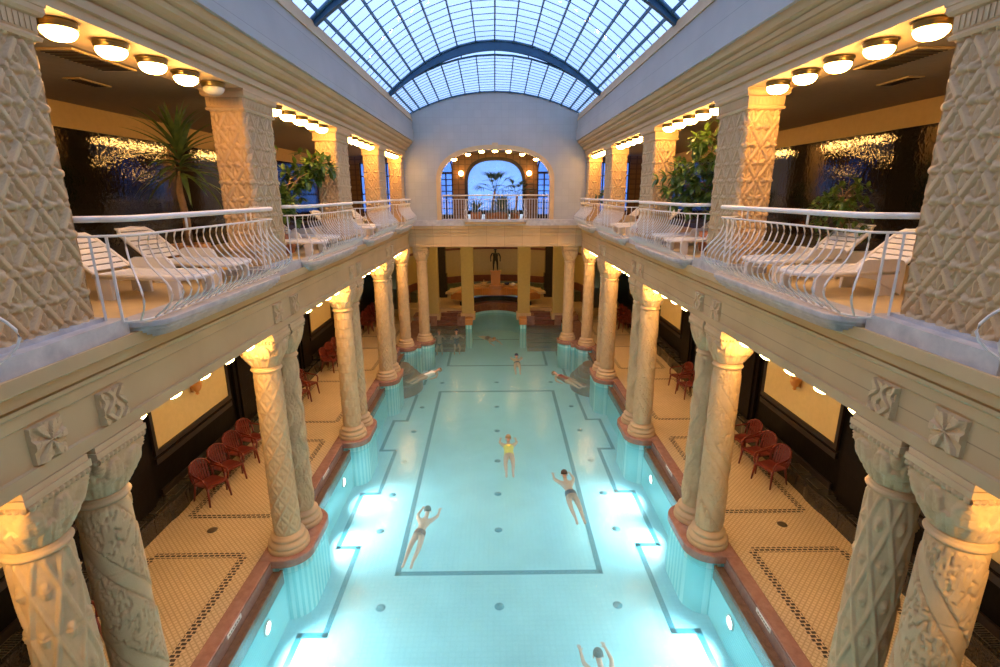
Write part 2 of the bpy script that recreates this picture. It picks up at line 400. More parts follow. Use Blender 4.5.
# underwater lamps in the pool walls
proto = None
for bi, (yc, hl) in enumerate(BAYS[:3]):
    for s, sd, _ in SIDES:
        for j, dy in enumerate((-.95, .75)):
            y = yc + dy
            lab = 'underwater lamp in the %s pool wall, %s of two %s' % (sd, ('nearer', 'farther')[j], ('nearest the camera', 'between column pairs one and two', 'between column pairs two and three')[bi])
            if proto is None:
                proto = thing('underwater_lamp', lab, 'pool lamp')
                MB().lathe([(.10, 0), (.14, 0), (.14, .03), (.115, .035), (.11, .012), (.10, .012)], 20, M=Matrix.Rotation(PI / 2, 4, 'Y')).build('lamp_rim', M['white_metal'], proto)
                MB().lathe([(0, .024), (.06, .022), (.11, .012), (.11, 0.004)], 20, M=Matrix.Rotation(PI / 2, 4, 'Y')).build('lens', M['lamp_uw'], proto)
                freeze(proto); o = proto
            else: o = dup(proto, label=lab)
            o.location = (s * 4.298, y, -.72); o.rotation_euler = (0, 0, 0 if s < 0 else PI)
            ld = bpy.data.lights.new('underwater_beam', 'SPOT'); ld.energy = 560; ld.color = (.84, 1., .98); ld.spot_size = 2.0; ld.spot_blend = 1.; ld.shadow_soft_size = .09
            lo = bpy.data.objects.new('underwater_beam', ld); C.objects.link(lo); lo.location = (s * 4.16, y, -.72)
            lo.rotation_euler = Vector((-s * .85, 0, -.62)).to_track_quat('-Z', 'Y').to_euler()

# ------------------------------------------------------------------ piers (column footings in the pool)
def stadium(r, dy, xm=4.32, clip=4.74, n=12):
    pts = []
    for i in range(n + 1):
        a = PI * 1.5 - PI * i / n * .5 - 0  # from -y towards -x
        pts.append((r * math.cos(a), -dy + r * math.sin(a)))
    for i in range(n + 1):
        a = PI - PI / 2 * i / n
        pts.append((r * math.cos(a), dy + r * math.sin(a)))
    pts += [(clip - xm, dy + r), (clip - xm, -dy - r)]
    return pts
def pier(label, dy=.40, loc=(0, 0, 0), rz=0):
    t = thing('column_pier', label, 'pier', loc, rz)
    m = MB().prism_z(stadium(.52, dy), -.13, .05, smooth=False); m.build('marble_cap', M['red'], t, .025)
    m = MB().prism_z(stadium(.47, dy), FZ, -.131); m.build('tiled_body', M['pier'], t)
    return t
# base template has +x away from the pool => for left side rotate by PI
PIERLAB = {}
for k, py in enumerate(PY):
    for s, sd, _ in SIDES:
        pier('red marble pier with striped tile under the %s column pair, %s side' % (ROW[k], sd), .40, (s * 4.32, py + .02, 0), 0 if s > 0 else PI)
for s, sd, _ in SIDES:
    t = thing('column_pier', 'double-lobed red marble pier under the far %s corner columns' % sd, 'pier', (0, 0, 0))
    m = MB(); b = MB()
    for (x, y) in ((4.30, 23.42), (3.52, 24.40)):
        m.lathe([(.5, -.13), (.52, -.11), (.52, .03), (.5, .05)], 28, (s * x, y, 0), smooth=False); b.lathe([(.47, FZ), (.47, -.131)], 28, (s * x, y, 0))
    x0, x1 = sorted((s * 3.6, s * 4.74)); m.box(x0, 23.5, -.129, x1, 24.9, .049); b.box(x0, 23.5, FZ, x1, 24.9, -.132)
    m.build('marble_cap', M['red'], t); b.build('tiled_body', M['pier'], t)

# ------------------------------------------------------------------ carved columns
def frac(x): return x - math.floor(x)
def sst(a, b, x):
    t = min(1, max(0, (x - a) / (b - a))); return t * t * (3 - 2 * t)
def scroll(x, y, z, k=7.):
    v = noise.noise(Vector((x * k, y * k, z * k)))
    return sst(.0, .12, abs(v)) * 1.
def rel(kind, th, z):
    c = .27
    if kind == 'diamond':
        p = th / (2 * PI) * 6; q = z / .44; a = p + q; b = p - q
        da, db = abs(a - round(a)), abs(b - round(b)); d = min(da, db)
        x = ((frac(a) - .5) + (frac(b) - .5)) / 2; y = ((frac(a) - .5) - (frac(b) - .5)) / 2
        r = math.hypot(x, y * 1.2); t = math.atan2(y, x)
        ros = max(0, 1 - r / (.22 + .06 * math.cos(4 * t))) ** .6 * (.6 + .4 * abs(math.cos(2 * t)))
        return .013 * (1 - sst(.08, .13, d)) + .016 * ros
    if kind == 'spiral':
        u = frac(th / (2 * PI) * 2 + z / 1.15)
        e = .012 * (1 - sst(.22, .26, abs(u - .5) * 2 if False else (u if u < .5 else 1 - u) * 2))
        inner = .022 * scroll(math.cos(th), math.sin(th), z, 5.5) * (1 if .14 < u < .86 else 0)
        return e + inner
    if kind == 'lozenge':
        p = th / (2 * PI) * 7; q = z / 1.0; a = p + q; b = p - q
        da, db = abs(a - round(a)), abs(b - round(b)); d = min(da, db)
        x = ((frac(a) - .5) + (frac(b) - .5)) / 2; y = ((frac(a) - .5) - (frac(b) - .5)) / 2
        x2 = x if abs(y) > -1 else x
        r1 = math.hypot(x, (abs(y) - .0) * 2.2)
        ros = max(0, 1 - r1 / .20) ** .5
        return .020 * (1 - sst(.05, .14, d)) + .034 * ros * (.75 + .25 * math.cos(6 * math.atan2(y * 2.2, x)))
    if kind == 'wave':
        u = th / (2 * PI) * 5; w = frac(u + .25 * math.sin(z * 6.5))
        return .020 * (1 - sst(.1, .2, abs(w - .5))) + .014 * scroll(math.cos(th), math.sin(th), z, 7.)
    if kind == 'scale':
        p = th / (2 * PI) * 9; q = z / .26; row = math.floor(q); p2 = frac(p + .5 * (row % 2)) - .5; q2 = frac(q)
        return .018 * max(0, 1 - (abs(p2) * 1.9) ** 2) * (1 - q2) ** .5
    return 0
COLM = {}
def col_mesh(kind):
    if kind in COLM: return COLM[kind]
    z0, z1 = .40, 3.86
    nu, nv = (120, 250)
    m = MB()
    def fn(u, v):
        th = 2 * PI * u; z = z0 + (z1 - z0) * v
        r = .250 - .022 * v
        w = sst(0, .02, v) * (1 - sst(.98, 1., v))
        h = rel(kind, th, z) * w * 1.35
        for jz in (1.25, 2.15, 3.02):
            if abs(z - jz) < .011: h -= .006
        return ((r + h) * math.cos(th), (r + h) * math.sin(th), z)
    m.grid(fn, nu, nv, True)
    COLM[kind] = m.mesh('shaft', M['carved']); return COLM[kind]
def lathe_mesh(name, prof, mat, n=32):
    return MB().lathe(prof, n).mesh(name, mat)
BASEM = lathe_mesh('column_base', [(0, .045), (.40, .045), (.405, .06), (.405, .12), (.39, .145), (.36, .15), (.385, .17), (.39, .205), (.365, .24), (.33, .25), (.315, .27), (.318, .30), (.335, .315), (.335, .34), (.30, .36), (.275, .37), (.262, .405), (0, .405)], M['stone'])
NECKM = lathe_mesh('neck_ring', [(.22, 3.85), (.262, 3.86), (.278, 3.885), (.262, 3.91), (.25, 3.915), (.258, 3.935), (.245, 3.95), (.22, 3.955)], M['stone'])
def cap_mesh(kind):
    m = MB()
    def fn(u, v):
        th = 2 * PI * u; z = 3.95 + .49 * v
        n = 2 + 10 * v ** 1.6
        c, s_ = math.cos(th), math.sin(th)
        sup = (abs(c) ** n + abs(s_) ** n) ** (-1 / n)
        r = (.235 + .085 * math.sin(v * PI / 2) ** 1.1) * (1 + (sup - 1))
        a8 = th / (2 * PI) * 8
        p = abs(frac(a8 + (.5 if kind else 0)) - .5); p2 = abs(frac(a8 + (0 if kind else .5)) - .5)
        wl = .44 * max(0, 1 - (v / .56) ** 3) ** .5; h = 0
        if v < .56: h = .042 * sst(0, .10, wl - p) * (.55 + .45 * sst(.1, .5, v)) - .016 * (1 - sst(.02, .06, p)) - .010 * (.5 + .5 * math.cos(p * 60 + v * 22)) * sst(0, .1, wl - p)
        wu = .40 * max(0, 1 - ((v - .3) / .62) ** 4) ** .5 if v > .3 else 0
        if v > .3: h = max(h, (.046 if kind else .036) * sst(0, .10, wu - p2) * sst(.3, .45, v) * (1 - sst(.86, .94, v)) - .012 * (1 - sst(.02, .06, p2)))
        cr_ = abs(abs(math.atan2(s_, c)) % (PI / 2) - PI / 4)      # corner volutes
        rv = math.hypot(cr_ * 1.0, (v - .84) * .9)
        if rv < .16: h = max(h, .05 * (1 - (rv / .16) ** 2) ** .5 * (.75 + .25 * math.cos(rv * 90)))
        h += .012 * scroll(c, s_, z * 2, 6.)
        h *= sst(0, .08, v)
        r += h
        return (r * c, r * s_, z)
    m.grid(fn, 160, 44, True)
    return m.mesh('capital', M['carved'])
CAPM = [cap_mesh(0), cap_mesh(1)]
m = MB()
for e in range(4):
    R = Matrix.Rotation(e * PI / 2, 4, 'Z')
    def bead(u, v):
        a = 2 * PI * v; x = -.345 + .69 * u
        r = .034 + .010 * math.sin(x * 2 * PI / .06)
        return tuple(R @ Vector((x, -.330 - r * math.cos(a), 4.458 + r * math.sin(a))))
    m.grid(bead, 70, 8)
m.box(-.335, -.335, 4.425, .335, .335, 4.49)
BEADM = m.mesh('rope_moulding', M['carved'])
ABAM = MB().box(-.365, -.365, 4.49, .365, .365, 4.555).box(-.35, -.35, 4.555, .35, .35, 4.615).mesh('abacus', M['stone'])
def column(kind, cap, x, y, label, rz=0):
    t = thing('carved_column', label, 'column', (x, y, 0))
    part('column_base', BASEM, t); part('shaft', col_mesh(kind), t, rz=rz); part('neck_ring', NECKM, t)
    part('capital', CAPM[cap], t); part('rope_moulding', BEADM, t); part('abacus', ABAM, t)
    return t
DESC = {'diamond': 'diamond lattice with rosettes', 'spiral': 'spiral bands of scrollwork', 'lozenge': 'long lozenges with rosettes', 'wave': 'wavy vine relief', 'scale': 'overlapping scale pattern'}
KL = [('lozenge', 'spiral'), ('diamond', 'wave'), ('scale', 'diamond'), ('diamond', 'wave')]
KR = [('spiral', 'lozenge'), ('spiral', 'wave'), ('spiral', 'wave'), ('spiral', 'diamond')]
for k, py in enumerate(PY):
    for s, sd, _ in SIDES:
        for j in (0, 1):
            kind = (KL if s < 0 else KR)[k][j]
            column(kind, (k + j) % 2, s * 4.32, py + (-.38, .42)[j],
                   'column carved with %s, %s of the %s pair, %s side' % (DESC[kind], ('nearer', 'farther')[j], ROW[k], sd), .6 * k + j)
for s, sd, _ in SIDES:
    column('scale', 0, s * 4.30, 23.42, 'stone column with scale relief ending the %s row beside the far corner' % sd, .3)
    column('diamond' if s < 0 else 'diamond', 1, s * 3.52, 24.40, 'stone column with lattice relief under the %s end of the far beam' % sd, .1)

# ------------------------------------------------------------------ lower entablature
PROF = [(4.72, 4.62), (3.98, 4.62), (3.98, 4.745), (4.01, 4.755), (4.01, 5.12), (3.985, 5.14), (3.985, 5.24), (3.95, 5.27), (3.95, 5.305), (3.985, 5.31), (3.985, 5.335), (3.92, 5.345), (3.92, 5.44), (3.875, 5.47), (3.85, 5.475), (3.85, 5.60), (4.72, 5.60)]
for s, sd, _ in SIDES:
    e = struct(MB().prism_y([(s * x, z) for x, z in PROF], YA, YE + .6), 'beam_entablature_' + sd, M['entab'])
    def carved(kind, y):
        m = MB()
        def fn(u, v):
            a = (u - .5) * 2; b = (v - .5) * 2
            if kind == 0: h = .5 + .5 * math.cos(6 * math.atan2(b, a)) * (1 - math.hypot(a, b) * .5); h = sst(.35, .6, h * (1 - .5 * max(0, math.hypot(a, b) - .8)))
            else: h = sst(.3, .5, .5 + .5 * math.sin(abs(a) * 9 + 2.5 * math.sin(b * 4)))
            h = .028 + .03 * h + .006 * scroll(a * .3, b * .3, y, 6.)
            if max(abs(a), abs(b)) > .985: h = 0
            return (s * (4.01 - h), y - .17 + .34 * u, 4.757 + .35 * v)
        m.grid(fn, 44, 44, smooth=False)
        m.build('carved_panel', M['carved'], e)
    for py in PY:
        carved(0, py - .36); carved(1, py + .42)
ENDP = [(YE + .7, 4.64), (YE - .02, 4.64), (YE - .02, 4.76), (YE + .01, 4.77), (YE + .01, 5.12), (YE - .015, 5.14), (YE - .015, 5.24), (YE - .05, 5.28), (YE - .05, 5.33), (YE - .08, 5.345), (YE - .08, 5.44), (YE - .12, 5.47), (YE - .15, 5.475), (YE - .15, 5.60), (YE + .7, 5.60)]
M['entabx'] = brick('end_beam_stone', (0.516, 0.369, 0.192), (0.595, 0.426, 0.230), (0.338, 0.233, 0.115), .82, 3., .006, (PI / 2, 0, 0), .6, .15, var=.15)
struct(MB().prism_x(ENDP, -4.0, 4.0), 'beam_entablature_end', M['entabx'])

# ------------------------------------------------------------------ gallery: floors, slabs, plinths
for s, sd, _ in SIDES:
    def X(a, b): return (min(s * a, s * b), max(s * a, s * b))
    a, b = X(3.98, 7.9); struct(MB().box(a, YA, 5.60, b, YE, 5.66), 'floor_gallery_' + sd, M['paving'])
    a, b = X(7.8, 8.0); struct(MB().box(a, YA, 5.66, b, YE + .4, 8.18), 'wall_gallery_' + sd, M['black'])
    a, b = X(7.77, 8.0); struct(MB().box(a, YA, 8.18, b, YE + .4, 8.62), 'trim_gallery_frieze_' + sd, M['frieze'])
    a, b = X(7.8, 8.0); struct(MB().box(a, YE + .41, 5.66, b, 27., 9.1), 'wall_end_gallery_' + sd, M['black'])
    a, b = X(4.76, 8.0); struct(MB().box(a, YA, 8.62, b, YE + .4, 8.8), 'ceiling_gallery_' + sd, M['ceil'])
def bow(y_half, off, r=.42):
    """plan outline of a balcony slab, x outward from wall line 4.06 towards pool (returned as +x towards pool)"""
    L_ = y_half - off; X0 = .46 - off
    pts = [(-.05, -L_)]
    for i in range(9):
        a = i / 8 * PI / 2
        pts.append((X0 - .34 + .34 * math.sin(a), -L_ + .30 * (1 - math.cos(a)) ))
    q = [(x, -y) for x, y in reversed(pts)]
    return pts + q
for bi, (yc, hl) in enumerate(BAYS):
    for s, sd, _ in SIDES:
        t = thing('balcony_slab', 'bowed white marble balcony slab under the %s railing on the %s' % ((['front'] + ROW[:4])[bi] if bi else 'front cut-off', sd), 'slab', (s * 4.06, yc, 0), 0 if s < 0 else PI)
        H = hl - .22
        m = MB(); m.prism_z(bow(H, 0), 5.64, 5.705); m.prism_z(bow(H, .025), 5.60, 5.64); m.build('slab_top', M['marble'], t, .01)
        m = MB(); m.prism_z(bow(H, .06), 5.565, 5.60); m.prism_z(bow(H, .10), 5.53, 5.565); m.prism_z(bow(H, .15), 5.49, 5.53); m.build('slab_moulding', M['marble'], t)

# pillars
CW, CHT = .368, .56
def palm(p, q):
    """diamond lattice of flat bars with square nodes, a double palmette with two balls in each diamond"""
    a, b = p + q, p - q
    da, db = abs(a - round(a)), abs(b - round(b)); d = min(da, db)
    h = 0
    if da < .17 and db < .17: h = .030 if max(da, db) < .085 else .004
    elif d < .10: h = .026 * (1 - sst(.075, .10, d))
    elif d < .13: h = 0
    else:
        x = ((frac(a) - .5) + (frac(b) - .5)) / 2; y = ((frac(a) - .5) - (frac(b) - .5)) / 2
        X_, Y_ = x * CW, y * CHT; rr = (abs(x) + abs(y)) / .37
        t = math.atan2(X_ * 1.35, abs(Y_) + .004)
        h = .022 * max(0, math.cos(t * (10 if Y_ > 0 else 9))) ** .6 * sst(.12, .35, rr) * (1 - sst(.88, 1., rr))
        for bx, rb, hb in ((-.056, .043, .040), (.056, .043, .040), (0, .024, .026)):
            r = math.hypot(X_ - bx, Y_ * 1.05)
            if r < rb: h = max(h, hb * math.sqrt(1 - (r / rb) ** 2) * .9 + .004)
    return h * 1.35
def pillar_mesh(hx, hy, name='shaft'):
    m = MB(); z0, z1 = 5.80, 8.32
    for (w, half, off, rot) in ((2 * hy, hy, hx, 0), (2 * hy, hy, hx, PI), (2 * hx, hx, hy, PI / 2), (2 * hx, hx, hy, -PI / 2)):
        R = Matrix.Rotation(rot, 4, 'Z')
        nu = int(w / .0112); nv = int((z1 - z0) / .0118)
        def fn(u, v):
            y = -half + w * u; z = z0 + (z1 - z0) * v
            p = y / CW + .5; q = (z - z0) / CHT
            edge = sst(0, .04, u) * (1 - sst(.96, 1, u))
            return tuple(R @ Vector((off + palm(p, q) * edge - .012, y, z)))
        m.grid(fn, nu, nv)
    return m.mesh(name, M['carved'])
def rectprof(hx, hy, prof):
    m = MB()
    pts = []
    for e, z in prof: pts.append([(-hx - e, -hy - e, z), (hx + e, -hy - e, z), (hx + e, hy + e, z), (-hx - e, hy + e, z)])
    for a, b in zip(pts, pts[1:]): m.add(a + b, [(i, (i + 1) % 4, 4 + (i + 1) % 4, 4 + i) for i in range(4)])
    m.add(pts[0], [(3, 2, 1, 0)]); m.add(pts[-1], [(0, 1, 2, 3)])
    return m
def pillar_set(hx, hy):
    sh = pillar_mesh(hx, hy)
    cap = rectprof(hx, hy, [(.0, 8.30), (.035, 8.305), (.045, 8.335), (.02, 8.36), (.02, 8.365), (.025, 8.37), (.03, 8.50), (.06, 8.51), (.08, 8.54), (.08, 8.585), (.09, 8.59), (.09, 8.618)])
    n = int(2 * hy / .055)
    for k in range(n):   # flutes round the frieze
        y = -hy + 2 * hy * (k + .5) / n
        for sx in (-1, 1): cap.box(sx * (hx + .026) - .012, y - .016, 8.38, sx * (hx + .026) + .012, y + .016, 8.495)
    n = int(2 * hx / .055)
    for k in range(n):
        x = -hx + 2 * hx * (k + .5) / n
        for sy in (-1, 1): cap.box(x - .016, sy * (hy + .026) - .012, 8.38, x + .016, sy * (hy + .026) + .012, 8.495)
    return sh, cap.mesh('capital', M['stone']), MB().box(-hx - .19, -hy - .18, 5.60, hx + .02, hy + .18, 5.765).box(-hx - .05, -hy - .05, 5.765, hx + .02, hy + .05, 5.805).mesh('plinth', M['marble'])
PS = pillar_set(.265, .56); PE = pillar_set(.265, .31)
for k, py in enumerate(PY + [23.58]):
    for s, sd, _ in SIDES:
        st = PS if k < 4 else PE
        t = thing('lattice_pillar', 'square pillar carved with a diamond lattice, %s on the %s balcony' % (['nearest', 'second', 'third', 'fourth', 'farthest'][k], sd), 'pillar', (s * 4.345, py, 0), 0 if s > 0 else PI)
        part('shaft', st[0], t); part('capital', st[1], t); part('plinth', st[2], t)

# upper entablature + attic wall
UP = [(4.76, 8.62), (4.0, 8.62), (4.0, 8.71), (3.955, 8.72), (3.955, 8.80), (3.985, 8.805), (3.985, 8.825), (3.89, 8.86), (3.86, 8.90), (3.86, 8.96), (3.885, 8.965), (3.80, 8.99), (3.74, 9.03), (3.72, 9.085), (3.745, 9.09), (3.66, 9.12), (3.63, 9.185), (3.62, 9.215), (3.56, 9.216), (3.56, 9.70), (3.60, 9.715), (3.60, 10.05)]
for s, sd, _ in SIDES:
    struct(MB().prism_y([(s * x, z) for x, z in UP[:18]] + [(s * 4.76, 9.215)], YA, YE), 'beam_upper_' + sd, M['entab'])
    struct(MB().prism_y([(s * x, z) for x, z in [(4.76, 9.216)] + UP[18:22] + [(4.76, 10.05)]], YA, YE), 'wall_attic_' + sd, M['wallstone'])
    struct(MB().prism_y([(s * x, z) for x, z in [(4.76, 10.051), (3.57, 10.051), (3.66, 10.35), (4.76, 10.35)]], YA, YE), 'trim_coping_' + sd, M['stone'])

# ------------------------------------------------------------------ end wall with arch
def arch_pts(a, zs, b, n=28, e=2.5):
    out = []
    for i in range(n + 1):
        t = PI * i / n; c, s_ = math.cos(t), math.sin(t)
        out.append((a * (abs(c) ** (2 / e)) * (1 if c >= 0 else -1), zs + b * (abs(s_) ** (2 / e))))
    return out
def ceilz(x, pk=11.23, sp=10.30, hw=3.7): return sp + (pk - sp) * (1 - (abs(x) / hw) ** 2.05)
def wall_with_arch(name, mat, y0, y1, xw, zb, topf, a, zs, b, e=2.5, zsill=None):
    """wall between +-xw from zb to topf(x) with an arched opening"""
    m = MB(); zsill = zb if zsill is None else zsill
    ap = arch_pts(a, zs, b, 40, e)
    xs = [-xw + (xw - a) * i / 6 for i in range(6)] + [p[0] for p in reversed(ap)] + [xw - (xw - a) * i / 6 for i in range(5, -1, -1)]
    xs = sorted(set(round(x, 5) for x in xs))
    def low(x):
        if abs(x) >= a - 1e-4: return zb
        return zs + b * max(0, 1 - (abs(x) / a) ** e) ** (1 / e)
    for x0, x1 in zip(xs, xs[1:]):
        l0, l1 = low(x0), low(x1)
        if abs(x0) >= a - 1e-4 and abs(x1) < a: l0 = zs
        if abs(x1) >= a - 1e-4 and abs(x0) < a: l1 = zs
        if abs(x0) >= a - 1e-4 and abs(x1) >= a - 1e-4: l0 = l1 = zb
        vs = []
        for y in (y0, y1): vs += [(x0, y, l0), (x1, y, l1), (x1, y, topf(x1)), (x0, y, topf(x0))]
        m.add(vs, [(0, 1, 2, 3), (7, 6, 5, 4), (0, 4, 5, 1), (3, 2, 6, 7)])
        if abs(x0 + a) < 1e-3: m.add([(x0, y0, zb), (x0, y1, zb), (x0, y1, zs), (x0, y0, zs)], [(0, 1, 2, 3)])
        if abs(x1 - a) < 1e-3: m.add([(x1, y0, zb), (x1, y1, zb), (x1, y1, zs), (x1, y0, zs)], [(0, 1, 2, 3)])
    return struct(m, name, mat)
wall_with_arch('wall_end', M['endwall'], YE, YE + .5, 4.2, 5.6, lambda x: ceilz(x) + .0, 2.47, 7.55, 1.36, 2.3)
# sides of the upper end wall out to the gallery (behind the last pillars)
# arch moulding + keystone
def arch_band(a, zs, b, e, w, y0, y1, zb, n=48):
    m = MB()
    def pts(da):
        p = [(a + da, zb)] + arch_pts(a + da, zs, b + da, n, e) + [(-a - da, zb)]
        return p
    i_, o_ = pts(0), pts(w)
    vs = [(x, y0, z) for x, z in i_] + [(x, y0, z) for x, z in o_] + [(x, y1, z) for x, z in i_] + [(x, y1, z) for x, z in o_]
    k = len(i_)
    fs = []
    for j in range(k - 1):
        fs += [(j, j + 1, k + j + 1, k + j), (2 * k + j, 3 * k + j, 3 * k + j + 1, 2 * k + j + 1), (j, 2 * k + j, 2 * k + j + 1, j + 1), (k + j, k + j + 1, 3 * k + j + 1, 3 * k + j)]
    fs += [(0, k, 3 * k, 2 * k), (k - 1, 3 * k - 1, 4 * k - 1, 2 * k - 1)]
    return m.add(vs, fs)
m = arch_band(2.45, 7.55, 1.34, 2.3, .19, YE - .05, YE + .02, 5.86)
m.box(-.13, YE - .10, 8.86, .13, YE + .02, 9.16)
struct(m, 'trim_arch', M['stone'])
# end balcony ledge
struct(MB().box(-4.0, YE - .18, 5.60, 4.0, YE + .7, 5.86), 'floor_end_ledge', M['marble'])
t = thing('balcony_slab', 'bowed marble slab projecting under the railing in the far arch', 'slab', (0, YE - .18, 0))
o = [(-1.45, .1)] + [(-1.45 + .3 * (1 - math.cos(a)), -.32 * math.sin(a)) for a in [i * PI / 16 for i in range(9)]]
o = o + [(-x, y) for x, y in reversed(o)]
MB().prism_z(o, 5.78, 5.865).build('slab_top', M['marble'], t, .01)
MB().prism_z([(x * .95, y * .8) for x, y in o], 5.68, 5.78).build('slab_moulding', M['stone'], t)
# end gallery room
struct(MB().box(-8., YE + .5, 5.66, 8., 31., 5.74), 'floor_end_gallery', M['paving'])
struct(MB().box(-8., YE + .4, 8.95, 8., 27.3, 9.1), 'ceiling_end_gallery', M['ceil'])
M['innerwall'] = M['ochre']
# inner wall with the big window; doors either side
YI = 26.6
ow = wall_with_arch('wall_inner', M['ochre'], YI, YI + .3, 1.95, 5.74, lambda x: 8.95, 1.40, 7.4, 1.22, 2.6)
m = arch_band(1.36, 7.4, 1.18, 2.6, .16, YI - .08, YI + .1, 6.2); m.box(-1.52, YI - .08, 6.0, 1.52, YI + .1, 6.2)
w = struct(m, 'window_1', M['frame'])
ap = arch_pts(1.37, 7.4, 1.19, 40, 2.6)
MB().add([(1.37, YI + .05, 6.2)] + [(x, YI + .05, z) for x, z in ap] + [(-1.37, YI + .05, 6.2)], [tuple(range(len(ap) + 2))]).build('window_glass', M['winglass'], w)
m = MB()
for s in (-1, 1):
    x0, x1 = sorted((s * 1.95, s * 2.1)); m.box(x0, YI - .02, 5.74, x1, YI + .3, 8.95)
    for (xa, za, xb, zb) in ((2.80, 5.74, 4.7, 8.95), (6.7, 5.74, 8., 8.95), (4.7, 5.74, 6.7, 6.1), (4.7, 8.5, 6.7, 8.95)):
        x0, x1 = sorted((s * xa, s * xb)); m.box(x0, YI - .02, za, x1, YI + .3, zb)
struct(m, 'wall_inner_sides', M['ochre'])
for i, s in enumerate((-1, 1)):
    # arched french door with six rows of panes and a fanlight
    xc = s * 2.45
    m = MB(); h0, h1 = 5.74, 7.95
    m.box(xc - .37, YI, h0, xc - .29, YI + .08, h1); m.box(xc + .29, YI, h0, xc + .37, YI + .08, h1)
    m.box(xc - .03, YI, h0, xc + .03, YI + .08, h1); m.box(xc - .37, YI, h1, xc + .37, YI + .08, h1 + .1); m.box(xc - .37, YI, h0, xc + .37, YI + .08, h0 + .25)
    for r in range(6): m.box(xc - .3, YI + .02, h0 + .25 + (r + 1) * .28, xc + .3, YI + .06, h0 + .29 + (r + 1) * .28)
    m2 = arch_band(.30, 8.05, .62, 2.2, .07, YI, YI + .08, 8.05); m.add([(x + xc, y, z) for x, y, z in m2.v], m2.f)
    d = struct(m, 'door_%d' % (i + 1), M['frame'])
    MB().box(xc - .36, YI + .03, h0 + .1, xc + .36, YI + .045, h1 + .9).build('door_glass', M['winglass'], d)
    struct(MB().box(xc - .37, YI + .02, 8.74, xc + .37, YI + .3, 8.95), 'trim_door_head_%d' % (i + 1), M['ochre'])

for i, s in enumerate((-1, 1)):
    m = MB(); x0, x1 = sorted((s * 4.7, s * 6.7))
    for k in range(4): x = x0 + .03 + (x1 - x0 - .06) * k / 3; m.box(x - .03, YI + .05, 6.1, x + .03, YI + .12, 8.5)
    for z in (6.13, 7.0, 7.85, 8.47): m.box(x0, YI + .05, z - .03, x1, YI + .12, z + .03)
    w = struct(m, 'window_%d' % (i + 2), M['frame'])
    MB().box(x0, YI + .08, 6.1, x1, YI + .09, 8.5).build('window_glass', M['winglass'], w)
# ------------------------------------------------------------------ skylight
def roof_z(x, y):
    hw = 3.72
    if y > 19.35: pk = 11.60 + (11.23 - 11.60) * (y - 19.35) / (YE - 19.35)
    else: pk = 12.0
    return 10.33 + (pk - 10.33) * (1 - (abs(x) / hw) ** 2.05)
def roof_section(idx, y0, y1, step):
    m = MB(); hw = 3.72
    n = 16; xs = []
    for i in range(n + 1):
        xs.append(hw * math.sin((i / n - .5) * PI * .86) / math.sin(.43 * PI))
    ny = max(1, round((y1 - y0) / step)); ys = [y0 + (y1 - y0) * j / ny for j in range(ny + 1)]
    e = .0005
    for x in xs:
        for a, b in zip(ys, ys[1:]):
            za, zb = roof_z(x, a + e), roof_z(x, b - e); w = .016 if abs(x) > .01 else .022
            m.add([(x - w, a, za - .05), (x + w, a, za - .05), (x + w, a, za + .03), (x - w, a, za + .03), (x - w, b, zb - .05), (x + w, b, zb - .05), (x + w, b, zb + .03), (x - w, b, zb + .03)],
                  [(0, 1, 2, 3), (7, 6, 5, 4), (0, 4, 5, 1), (1, 5, 6, 2), (2, 6, 7, 3), (3, 7, 4, 0)])
    for j, y in enumerate(ys):
        yy = min(max(y, y0 + .01), y1 - .01); w = .011 if 0 < j < ny else .04
        m.tube([(x, yy, roof_z(x, yy)) for x in xs], w, 4)
    g = MB()
    g.grid(lambda u, v: (xs[min(n, int(round(u * n)))], ys[min(ny, int(round(v * ny)))] + (e if v == 0 else -e if v == 1 else 0), roof_z(xs[min(n, int(round(u * n)))], min(max(ys[min(ny, int(round(v * ny)))], y0 + e), y1 - e)) + .035), n, ny, smooth=False)
    o = struct(m, 'window_skylight_%d' % idx, M['bar'])
    g.build('glass_panes', M['skyglass'], o)
roof_section(1, 19.42, YE, .355); roof_section(2, 11.75, 19.28, .53); roof_section(3, YA, 11.55, .53)
def rib(y, idx):
    m = MB(); n = 32; hw = 3.8
    def z(x, pk): return 10.30 + (pk - 10.30) * (1 - (abs(x) / hw) ** 2.05)
    pr = []
    xs = [hw * (2 * i / n - 1) for i in range(n + 1)]
    vs = []
    for yy in (y - .07, y + .07):
        vs += [(x, yy, z(x, 12.0)) for x in xs] + [(x, yy, z(x, 11.74) - .03 - .12 * (abs(x) / hw)) for x in xs]
    k = n + 1; fs = []
    for i in range(n): fs += [(i, i + 1, k + i + 1, k + i), (2 * k + i, 3 * k + i, 3 * k + i + 1, 2 * k + i + 1), (i, 2 * k + i, 2 * k + i + 1, i + 1), (k + i, k + i + 1, 3 * k + i + 1, 3 * k + i)]
    m.add(vs, fs)
    o = struct(m, 'beam_roof_rib_%d' % idx, M['steel'])
    # struts and gussets between rib and the lower glazing arch
    m = MB()
    for x in (-2.3, -1.15, 0, 1.15, 2.3): m.box(x - .018, y - .01, z(x, 11.60) - .02, x + .018, y + .05, z(x, 11.76))
    for s in (-1, 1): m.add([(s * 1.25, y, z(1.25, 11.74)), (s * 2.35, y, z(2.35, 11.62)), (s * 1.25 + s * .25, y, z(1.5, 11.74)), (s * 2.35, y + .04, z(2.35, 11.62)), (s * 1.25, y + .04, z(1.25, 11.74)), (s * 1.5, y + .04, z(1.5, 11.74))], [(0, 1, 2), (4, 5, 3), (0, 4, 3, 1), (1, 3, 5, 2), (2, 5, 4, 0)])
    m.build('rib_strut', M['steel'], o)
rib(19.35, 1); rib(11.65, 2)
